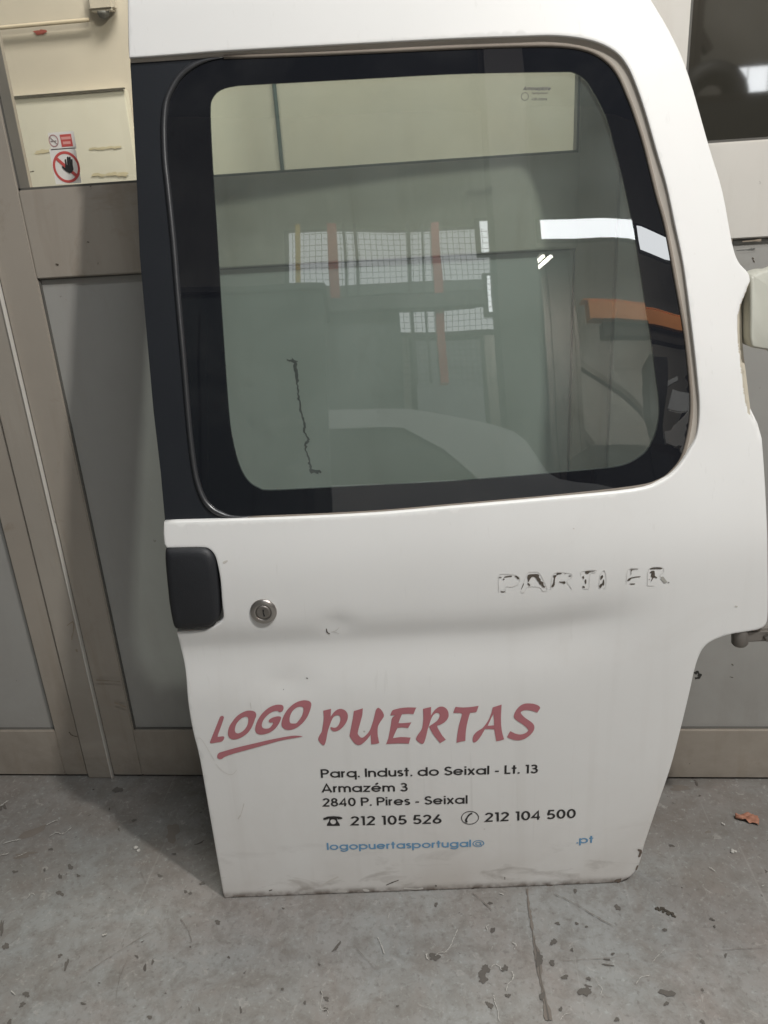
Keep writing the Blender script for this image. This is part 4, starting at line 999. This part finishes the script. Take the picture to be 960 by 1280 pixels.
# ringed handset symbol
cC = D(*TE(272,460)); rX = (D(*TE(340,460))[0]-D(*TE(204,460))[0])/2; rZ = (D(*TE(272,409))[1]-D(*TE(272,511))[1])/2
polys = ribbon([(cC[0]+rX*math.cos(2*math.pi*k/40), cC[1]+rZ*math.sin(2*math.pi*k/40)) for k in range(41)], 0.0011)
V, F = union2d(polys); on_skin('handset_ring', V, F, M['ink'], 'thin black ring round the handset symbol')
hsx = [(282,424),(262,438),(250,455),(240,475),(242,488)]
polys = ribbon([D(*TE(*p)) for p in hsx], [0.0022, 0.0026, 0.0022, 0.0030, 0.0026], True)+ribbon([D(*TE(*p)) for p in ((276,428),(290,424))], 0.0024)+ribbon([D(*TE(*p)) for p in ((236,488),(252,490))], 0.0030)
V, F = union2d(polys); on_skin('handset_symbol', V, F, M['ink'], 'small black handset inside the ring', SK-0.0002)

# remains of a removed badge
TK = lambda X, Y: (610+X/8, 690+Y/8); TL = lambda X, Y: (725+X/8, 690+Y/8)
resid = [
 (TK, [(165,243),(200,236),(238,234),(238,243),(200,246),(168,252)]), (TK, [(262,238),(290,240),(308,255),(310,270),(298,266),(285,252)]), (TK, [(112,246),(135,248),(134,254),(112,254)]), (TK, [(152,262),(165,266),(160,278),(150,272)]), (TK, [(120,384),(150,392),(168,390),(168,396),(140,400)]),
 (TK, [(396,228),(440,219),(495,218),(512,232),(508,250),(525,268),(528,288),(552,300),(556,330),(572,345),(566,352),(548,348),(530,325),(515,320),(510,300),(490,280),(478,255),(455,243),(435,250),(420,270),(402,300),(398,270)]),
 (TK, [(392,308),(410,312),(424,330),(410,334)]), (TK, [(355,310),(358,318),(345,350),(335,372),(332,368),(343,335)]),
 (TK, [(648,236),(672,228),(685,238),(672,255),(668,290),(668,320),(655,345),(635,348),(634,335),(650,310),(655,280),(660,250)]), (TK, [(684,212),(710,206),(737,208),(730,216),(705,220),(690,228)]), (TK, [(712,292),(740,294),(765,290),(776,304),(762,316),(745,306),(715,300)]), (TK, [(805,232),(835,235),(815,243)]), (TK, [(760,214),(780,208),(778,214)]),
 (TL, [(48,195),(80,188),(110,190),(148,186),(140,192),(100,198),(85,212),(65,215)]), (TL, [(22,242),(38,240),(40,262),(28,264)]), (TL, [(48,275),(62,274),(62,312),(50,312)]), (TL, [(24,336),(45,342),(46,356),(28,352)]), (TL, [(202,245),(222,230),(232,240),(220,265),(206,270)]),
 (TL, [(232,270),(242,290),(240,330),(222,326),(214,350),(196,356),(190,335),(205,318),(224,306)]), (TL, [(487,172),(512,170),(575,168),(574,172),(518,178),(512,220),(506,220),(508,178)]),
 (TL, [(472,284),(490,260),(545,245),(600,240),(600,246),(550,252),(512,262),(500,280)]), (TL, [(490,314),(545,312),(550,318),(520,322)]), (TL, [(700,160),(770,154),(818,158),(816,166),(760,166),(704,168)]),
 (TL, [(712,188),(744,188),(748,235),(770,250),(765,260),(745,250),(730,262),(712,290),(708,285),(722,255),(708,235),(716,208),(696,206)]), (TL, [(880,296),(894,302),(884,308)]), (TL, [(688,270),(692,262),(694,280)]), (TL, [(232,184),(248,186),(240,192)]),
]
V = []; F = []
for tf, pts in resid:
    q = ccw([D(*tf(*p)) for p in cr(pts, 2, True)]); v, f = tri2d([q]); s = len(V)
    V += v; F += [tuple(i+s for i in t) for t in f]
on_skin('badge_residue', V, F, M['res'], 'brown glue scraps of the removed badge letters', SK-0.0001)['kind'] = 'stuff'
q = ccw([D(*TL(*p)) for p in ((810,250),(830,242),(850,268),(868,290),(862,306),(840,308),(822,285),(806,270))]); v, f = tri2d([q])
on_skin('badge_residue', v, f, simple('thin_grey_glue', (0.38, 0.37, 0.34), 0.6, var=0.2), 'greyish glue smear at the end of the badge', SK-0.0001)
# pale outlines left by the letters PARTNER
gh = [(TK, [(108,400),(108,240),(150,218),(250,222),(305,240),(318,275),(300,318),(240,345),(178,345),(176,400)]), (TK, [(325,395),(392,215),(440,198),(510,205),(560,290),(592,375),(550,388),(515,350),(400,345),(362,400),(325,400)]), (TK, [(625,372),(650,225),(720,200),(830,215),(838,250),(790,290),(840,370)]), (TL, [(10,225),(20,192),(150,175),(155,200),(100,220),(92,350),(70,364),(25,360)]), (TL, [(190,358),(200,235),(240,180),(262,250),(258,345),(235,362)]), (TL, [(462,322),(480,172),(580,160)]), (TL, [(672,332),(745,334)]), (TL, [(675,330),(690,165),(820,150),(835,200),(800,235),(880,300)])]
polys = []
for tf, pts in gh: polys += ribbon([D(*tf(*p)) for p in cr(pts, 3)], 0.0008)
V, F = union2d(polys); on_skin('badge_ghost', V, F, M['resl'], 'faint pale outline of the removed badge letters', SK)['kind'] = 'stuff'
# scratches, scuffs and grime specks on the paint
scr = [([(408,786),(409,790),(412,792)],.0016,'res'),([(414,790),(420,788),(424,784)],.0006,'resl2'),([(416,789),(424,792)],.0006,'resl2'),
 ([(305,1004),(303,1012),(300,1021)],.0012,'resl2'),([(298,1023),(300,1019)],.0018,'resl2'),([(245,922),(252,924),(262,940),(268,950)],.0005,'resl2'),([(270,955),(280,965),(290,968),(296,962)],.0005,'resl2'),([(313,878),(314,886)],.0007,'resl2'),
 ([(280,703),(284,701)],.0030,'resl2'),([(383,847),(385,848)],.0012,'res'),([(354,861.5),(355,861.5)],.0012,'res'),([(716,660),(718,661)],.0010,'resl2'),([(919,757.5),(921,758)],.0018,'resl2'),
 ([(483,1106),(490,1103),(498,1100)],.0020,'res'),([(506,1110),(520,1111),(528,1110)],.0030,'resl2'),([(545,1107),(545,1107.6)],.0016,'res'),([(337,1113),(340,1112)],.0018,'res'),([(605,1036),(606,1036)],.0014,'resl2'),([(637,1031),(638,1031)],.0012,'resl2'),
 ([(455,1112),(460,1113)],.0055,'resl2'),([(424,1113),(432,1114)],.0045,'resl2'),([(400,1108),(412,1101),(422,1096)],.0030,'resl2'),([(631,1096),(631,1099)],.0012,'res'),([(544,1106),(546,1107)],.0012,'res'),([(592,1115),(590,1112)],.0014,'res'),([(769,1101),(775,1099),(773,1102)],.0050,'rust'),([(684,1109),(690,1108.5)],.0022,'rust'),([(798,1062),(801,1064),(799,1070)],.0045,'rust'),([(797,1082),(795,1087)],.0022,'rust'),([(590,1112),(592,1114)],.0020,'rust')]
M['resl2'] = simple('thin_scuff', (0.54, 0.515, 0.48), 0.7, var=0.25); M['rust'] = simple('rust_bite', (0.13, 0.10, 0.08), 0.85, bumpy=0.5, var=0.5)
for key, nm in (('res', 'scratch'), ('resl2', 'scuff'), ('rust', 'rust_spot')):
    polys = []
    for pts, w, k in scr:
        if k == key:
            P = [D(*p) for p in cr(pts, 3)]; polys += ribbon(P, [w*random.uniform(0.6, 1.1) for _ in P], w > 0.0012)
    V, F = union2d(polys); o = on_skin(nm, V, F, M[key], None, SK+0.0001); o['kind'] = 'stuff'
# maker's stamp in the corner of the glass (flat print on the outer face)
S12 = lambda X, Y: (640+X/12, 90+Y/12)
def stamp(s, p0, p1, h, w, slant=0.0, lab=None):
    a = D(*p0, DEP); b = D(*p1, DEP)
    text_line('glass_stamp', s, p0, p1, h, M['ink'], lab, w, 0.085, DEP-0.0004, slant, pbase, DEP)
stamp('Armourplate', S12(165,272), S12(572,275), 0.0040, 1.5, 0.25, 'bold slanted maker line in the glass stamp')
for s, a, b, h in (('Tempered', (295,332), (530,332), 0.0024), ('DOT 26 M74 AS 2', (260,380), (570,380), 0.0026), ('43R-00098', (295,430), (525,430), 0.0028)):
    stamp(s, S12(*a), S12(*b), h, 0.9, 0, None) if all(ch in GL for ch in s) else None
cC = D(*S12(192,368), DEP); polys = ribbon([(cC[0]+0.0042*math.cos(2*math.pi*k/30), cC[1]+0.0042*math.sin(2*math.pi*k/30)) for k in range(31)], 0.0005)
V, F = union2d(polys); on_skin('stamp_ring', V, F, M['ink'], None, DEP-0.0004, pbase)

# ------------------------------------------------------------------ litter on the floor
def crumpled_leaf():
    c = at_floor(933, 1025)
    random.seed(3); V = []; F = []; nx, ny = 16, 10
    for j in range(ny+1):
        for i in range(nx+1):
            u, v = i/nx, j/ny; wd = 0.55+0.45*u
            x = (u-0.5)*0.034; y = (v-0.5)*0.020*wd*(1-0.5*max(0, 0.3-u)/0.3)
            z = 0.0015+0.006*abs(math.sin(u*5.0+v*2))*abs(math.sin(v*6.5+u*3))+0.004*u*math.sin(v*3.1)+0.0016*math.sin(u*19+v*7)*math.sin(v*15+u*4)
            V.append((x, y, z))
    for j in range(ny):
        for i in range(nx): a = j*(nx+1)+i; F.append((a, a+1, a+nx+2, a+nx+1))
    o = obj('crumpled_scrap', V, F, M['leaf'], None, True); o.location = (float(c[0]), float(c[1]), 0.0005); o.rotation_euler = (0, 0, -0.25)
    md = o.modifiers.new('thick', 'SOLIDIFY'); md.thickness = 0.0006; md.offset = 1
    tag(o, 'small crumpled orange brown scrap on the floor right of the door', 'scrap')
crumpled_leaf()
def crumbs(name, px, py, n, sp, size, mat, label, cat):
    c = at_floor(px, py); bm = bmesh.new(); rnd = random.Random(int(px))
    for k in range(n):
        t = (k/(n-1)-0.5) if n > 1 else 0; r = size*rnd.uniform(0.6, 1.2)
        M4 = Matrix.Translation((t*sp[0]+rnd.uniform(-1, 1)*r*1.6, -t*sp[1]+rnd.uniform(-1, 1)*r*1.6, r*0.38))@Matrix.Diagonal((1, 1, 0.5, 1))
        vs = bmesh.ops.create_icosphere(bm, subdivisions=2, radius=r, matrix=M4)['verts']
        for v in vs: v.co += Vector((rnd.uniform(-1, 1), rnd.uniform(-1, 1), rnd.uniform(-1, 1)))*r*0.22
    for v in bm.verts: v.co.z = max(0.0002, v.co.z)
    me = bpy.data.meshes.new(name); bm.to_mesh(me); bm.free(); me.materials.append(mat)
    o = bpy.data.objects.new(name, me); col.objects.link(o); o.location = (float(c[0]), float(c[1]), 0.0005); tag(o, label, cat)
crumbs('dirt_clod', 832, 1140, 26, (0.019, 0.011), 0.0019, M['crumb'], 'dark brown crumbly dirt clod on the floor below the orange scrap', 'dirt')
crumbs('paint_flake', 917, 1066, 3, (0.004, -0.006), 0.0024, M['chipl'], 'tiny white paint flake on the floor near the right edge', 'flake')
crumbs('paint_flake', 170, 1061, 3, (0.010, 0.002), 0.0030, M['chipl'], 'whitish paint flake at the edge of the shadow left of the door', 'flake')

# ------------------------------------------------------------------ the hall behind the camera, seen only as reflections in the glass
def rel(o, par): o.matrix_parent_inverse = Matrix.Translation(par.location).inverted(); return o
hw = box('hall_wall', -6, 8, -7.2, -7.0, 0, 6.5, mat_gate('hall_wall_grey', (0.42, 0.40, 0.36), 0.9), None, 0); tag(hw, kind='structure')
M['redsteel'] = simple('red_rack_steel', (0.50, 0.07, 0.05), 0.45, var=0.15); M['yelsteel'] = simple('yellow_steel', (0.75, 0.48, 0.06), 0.45, var=0.1)
M['darksteel'] = simple('dark_steel', (0.06, 0.06, 0.058), 0.5, var=0.2); M['brownsteel'] = simple('brown_steel', (0.035, 0.027, 0.021), 0.6, var=0.2)
M['orange'] = simple('orange_girder_paint', (0.90, 0.34, 0.10), 0.45, var=0.08)
M['boxg'] = simple('grey_green_blocker', (0.085, 0.10, 0.095), 0.5, var=0.15)
rack = empty('cage_rack', (0.2, -3.0, 0)); tag(rack, 'mesh backed rack with red uprights reflected in the middle of the door glass', 'rack')
for x, mt, w in ((-0.18, 'redsteel', 0.06), (0.50, 'redsteel', 0.055), (-0.41, 'yelsteel', 0.035), (-0.105, 'darksteel', 0.018), (-0.03, 'darksteel', 0.022), (0.32, 'darksteel', 0.022), (0.41, 'darksteel', 0.014)):
    rel(box('upright', x-w/2, x+w/2, -3.0-w, -3.0, 2.5 if x < 0 else 1.9, 3.02, M[mt], rack, 0.003), rack)
rel(box('cross_beam', -0.35, 0.80, -3.02, -2.965, 2.40, 2.495, M['darksteel'], rack, 0.004), rack)
rel(box('figure_board', -0.30, 0.24, -3.10, -3.04, 1.3, 2.42, M['boxg'], rack, 0.004), rack)  # added board standing in for a dark figure behind the camera
rel(box('shelf_board', -0.30, 0.80, -3.35, -3.02, 2.52, 2.60, simple('grey_green_board', (0.16, 0.18, 0.17), 0.6, var=0.2), rack, 0.004), rack)
V = []; F = []
def wire(a, b, r=0.0017):
    v, f = tube([a, b], r, 4); s_ = len(V); V.extend(v); F.extend([tuple(i+s_ for i in t) for t in f])
for k in range(34): wire((-0.45+k*0.04, -3.07, 1.9), (-0.45+k*0.04, -3.07, 3.0))
for k in range(28): wire((-0.45, -3.07, 1.9+k*0.04), (0.87, -3.07, 1.9+k*0.04))
rel(obj('wire_mesh', V, F, M['darksteel'], rack), rack)['kind'] = 'stuff'
def window(x0, x1, z0, z1, y, s, label, n=1, name='hall_window', cat='window', group=None):
    e = empty(name, ((x0+x1)/2, y, z0)); tag(e, label, cat, group)
    rel(box('frame', x0-0.03, x1+0.03, y-0.06, y-0.02, z0-0.03, z1+0.03, M['darksteel'], e, 0.004), e)
    for k in range(n):
        a = x0+(x1-x0)*k/n+0.006; b_ = x0+(x1-x0)*(k+1)/n-0.006
        rel(box('bright_pane', a, b_, y-0.025, y-0.012, z0, z1, emit('daylight_pane', (0.95, 0.98, 1.0), s), e, 0), e)
    return e
window(-0.52, 1.00, 2.47, 3.27, -3.6, 2.3, 'dull daylit sheet window behind the reflected mesh rack')
window(0.90, 0.98, 3.05, 3.28, -3.5, 6.0, 'small bright pane at the top right corner of the reflected mesh rack')
window(0.93, 1.02, 2.56, 2.84, -3.5, 6.0, 'small bright pane at the lower right corner of the reflected mesh rack')
window(0.36, 0.86, 1.70, 2.36, -3.5, 0.35, 'dim lower window under the reflected dark cross beam')
window(1.76, 3.05, 3.88, 4.07, -5.0, 10.5, 'long bright roof light band reflected at the right of the door glass, left half', 1, 'roof_light', 'roof light', 'roof light bands')
window(3.17, 4.7, 3.84, 4.09, -5.0, 10.5, 'long bright roof light band reflected over the black glass edge, right half', 1, 'roof_light', 'roof light', 'roof light bands')
window(2.56, 3.30, 1.63, 1.92, -6.0, 11.0, 'row of bright hall windows reflected in the right gate window', 4)
colm = empty('steel_column', (1.02, -2.95, 0)); tag(colm, 'dark brown steel column reflected right of the mesh rack', 'column')
rel(box('column_web', 1.0, 1.02, -3.1, -2.9, 0, 4.6, M['brownsteel'], colm, 0.002), colm)
for y in (-2.9, -3.1): rel(box('column_flange', 0.88, 1.14, y-0.008, y+0.008, 0, 4.6, M['brownsteel'], colm, 0.002), colm)
gd = empty('girder', (3.2, -3.1, 2.3)); tag(gd, 'orange girder reflected across the right edge of the door glass', 'girder')
rel(box('girder_web', 1.50, 5.2, -3.16, -3.055, 2.315, 2.445, M['orange'], gd, 0.004), gd)
rel(box('girder_flange', 1.46, 5.2, -3.16, -3.06, 2.446, 2.46, M['orange'], gd, 0.004), gd)
rel(box('lower_rail', 1.60, 5.2, -3.2, -3.1, 2.20, 2.31, M['brownsteel'], gd, 0.004), gd)
fl_ = empty('tube_lamp', (1.70, -5.05, 3.6)); tag(fl_, 'twin tube lamp reflected as two short bright strokes in the door glass', 'lamp')
for dx in (-0.035, 0.035):
    v, f = tube([(1.64+dx, -5.36, 3.6), (1.745+dx, -4.83, 3.6)], 0.016, 10); rel(obj('tube', v, f, emit('tube_glow', (1.0, 0.97, 0.85), 26), fl_, True), fl_)
rel(box('batten', 1.68, 1.72, -5.27, -4.83, 3.63, 3.66, M['darksteel'], fl_, 0.004), fl_)
# white van parked in the hall, side on
van = empty('parked_van', (-0.3, -3.2, 0)); tag(van, 'white van parked in the hall, its roof line reflected low in the door glass', 'van')
prof = cr([(-2.4, 0.35), (-2.42, 0.9), (-2.38, 1.45), (-2.25, 1.64), (-1.6, 1.69), (-0.6, 1.69), (0.1, 1.67), (0.45, 1.62), (0.86, 1.50), (1.0, 1.30), (1.10, 1.17), (1.42, 1.08), (1.55, 0.9), (1.58, 0.6), (1.56, 0.35)], 3)
prof = ccw(prof)
win_ = [ccw([(-0.30, 1.20), (0.62, 1.20), (0.42, 1.40), (0.20, 1.545), (-0.30, 1.56)]), ccw([(-1.9, 1.20), (-0.42, 1.20), (-0.42, 1.565), (-1.9, 1.56)])]
v2, f2 = tri2d([prof], win_); n = len(v2); V = [(x, -2.62-0.10*max(0, z-0.9), z) for x, z in v2]+[(x, -4.2+0.10*max(0, z-0.9), z) for x, z in v2]
F = [tuple(f) for f in f2]+[tuple(i+n for i in reversed(f)) for f in f2]
cnt = {(f[i], f[(i+1) % len(f)]) for f in f2 for i in range(len(f))}
for a, b_ in cnt:
    if (b_, a) not in cnt: F.append((b_, a, a+n, b_+n))
M['vanw'] = simple('parked_van_white', (0.66, 0.67, 0.66), 0.25, var=0.03, coat=0.5)
rel(obj('van_body', V, F, M['vanw'], van), van)
for w_ in win_:
    v2, f2 = tri2d([w_]); rel(obj('side_window', [(x, -2.64-0.10*max(0, z-0.9), z) for x, z in v2], f2, M['darkpane'], van), van)
for x in (-1.65, 0.95):
    v, f = lathe([(0.19, 0), (0.29, 0.01), (0.31, 0.04), (0.31, 0.19)], (x, -2.56, 0.31), (0, -1, 0), 32); w_ = rel(obj('wheel', v, f, M['gap'], van, True), van)
    v, f = lathe([(0.02, -0.012), (0.17, -0.006), (0.185, 0.01)], (x, -2.56, 0.31), (0, -1, 0), 32); r_ = obj('rim', v, f, M['metal'], w_, True)

ct = empty('left_blocker', (-0.75, -2.4, 0)); tag(ct, 'added tall grey green container reflected left of the mesh rack', 'blocker')  # added box that blocks the reflections left of the rack
rel(box('blocker_body', -1.30, -0.24, -2.9, -2.4, 0.02, 2.30, M['boxg'], ct, 0.01), ct)
for k in range(4): rel(box('blocker_rib', -1.22+k*0.28, -1.18+k*0.28, -2.4, -2.385, 0.1, 2.2, M['boxg'], ct, 0.004), ct)
rel(box('blocker_lid', -1.32, -0.22, -2.92, -2.38, 2.30, 2.34, M['darksteel'], ct, 0.006), ct)
cb = empty('window_occluder', (2.3, -2.9, 0)); tag(cb, 'added low dark steel cabinet reflected at the lower right of the door glass', 'occluder')  # added box that blocks the bright hall windows from the door glass
rel(box('occluder_body', 1.35, 3.4, -3.3, -2.8, 0.04, 1.42, M['brownsteel'], cb, 0.008), cb)
for k in range(4): rel(box('occluder_panel', 1.37+k*0.51, 1.86+k*0.51, -2.8, -2.782, 0.08, 1.38, M['darksteel'], cb, 0.005), cb)
for x, z, a, b_ in ((2.55, 1.20, 0.16, 0.05), (2.62, 1.10, 0.12, 0.10), (2.95, 1.28, 0.22, 0.04), (1.62, 1.05, 0.05, 0.03)):
    rel(box('paper_label', x, x+a, -2.782, -2.779, z, z+b_, M['sheet'], cb, 0), cb)

def ring(R, r, c, ry=1.0, sg=40, sp=14):
    V = []; F = []
    for i in range(sg):
        a = 2*math.pi*i/sg
        for k in range(sp):
            b_ = 2*math.pi*k/sp; q = R+r*math.cos(b_); V.append((c[0]+q*math.cos(a), c[1]+r*1.1*math.sin(b_), c[2]+q*math.sin(a)))
    for i in range(sg):
        for k in range(sp): F.append((i*sp+k, i*sp+(k+1) % sp, ((i+1) % sg)*sp+(k+1) % sp, ((i+1) % sg)*sp+k))
    return V, F
v, f = ring(0.22, 0.10, (2.28, -5.5, 1.62)); o = obj('silhouette', v, f, simple('silhouette_black', (0.02, 0.02, 0.02), 0.6, var=0.2), None, True); tag(o, 'dark tyre ring added by the hall wall, reflected left of the bright windows', 'silhouette')  # added dark ring standing in for a rounded dark shape
for a, b_, lab in (((2.2, -5.8, 2.9), (3.3, -5.8, 2.15), 'dark sloping roof brace reflected above the bright windows at the right'), ((1.5, -5.9, 3.4), (2.35, -5.9, 2.05), 'dark steep roof brace reflected at the left of the right gate window')):
    v, f = tube([a, b_], 0.05, 6); o = obj('roof_brace', v, f, M['brownsteel']); tag(o, lab, 'brace', 'roof braces')
def tilted(name, c, size, rot, mat, label, cat):
    o = box(name, -size[0]/2, size[0]/2, -size[1]/2, size[1]/2, -size[2]/2, size[2]/2, mat, None, 0.006); o.location = c; o.rotation_euler = rot; tag(o, label, cat)
tilted('metal_tray', (2.62, -2.95, 1.452), (0.55, 0.3, 0.06), (0, 0, 0.05), M['sheet'], 'pale flat tray on the reflected steel cabinet', 'tray')
tilted('bent_sheet', (2.72, -3.0, 1.64), (0.50, 0.02, 0.16), (0.2, 0.35, 0.1), M['vanw'], 'tilted pale metal sheet leaning over the tray on the cabinet', 'sheet')
tilted('bent_sheet', (2.45, -3.05, 1.86), (0.34, 0.02, 0.05), (0.1, -0.15, 0), M['vanw'], 'slim pale strip above the tilted sheet on the cabinet', 'strip')
tilted('dark_crate', (2.15, -3.05, 1.72), (0.40, 0.3, 0.60), (0, 0, 0.1), M['darksteel'], 'dark upright crate on the left of the reflected cabinet', 'crate')
tilted('dark_crate', (3.10, -3.05, 1.80), (0.45, 0.3, 0.76), (0, 0, -0.05), M['brownsteel'], 'dark brown crate on the right of the reflected cabinet', 'crate')

sd = empty('dark_backdrop', (1.8, -5.65, 0)); tag(sd, 'tall dark brown backdrop added to darken the reflection right of the mesh rack', 'backdrop')  # added dark panel, darkens the glass reflection beside the rack
rel(box('backdrop_sheet', 1.22, 2.22, -5.70, -5.66, 0.02, 4.1, M['brownsteel'], sd, 0.004), sd)
for k in range(5): rel(box('backdrop_rib', 1.25+k*0.23, 1.28+k*0.23, -5.66, -5.635, 0.05, 4.05, M['brownsteel'], sd, 0.004), sd)
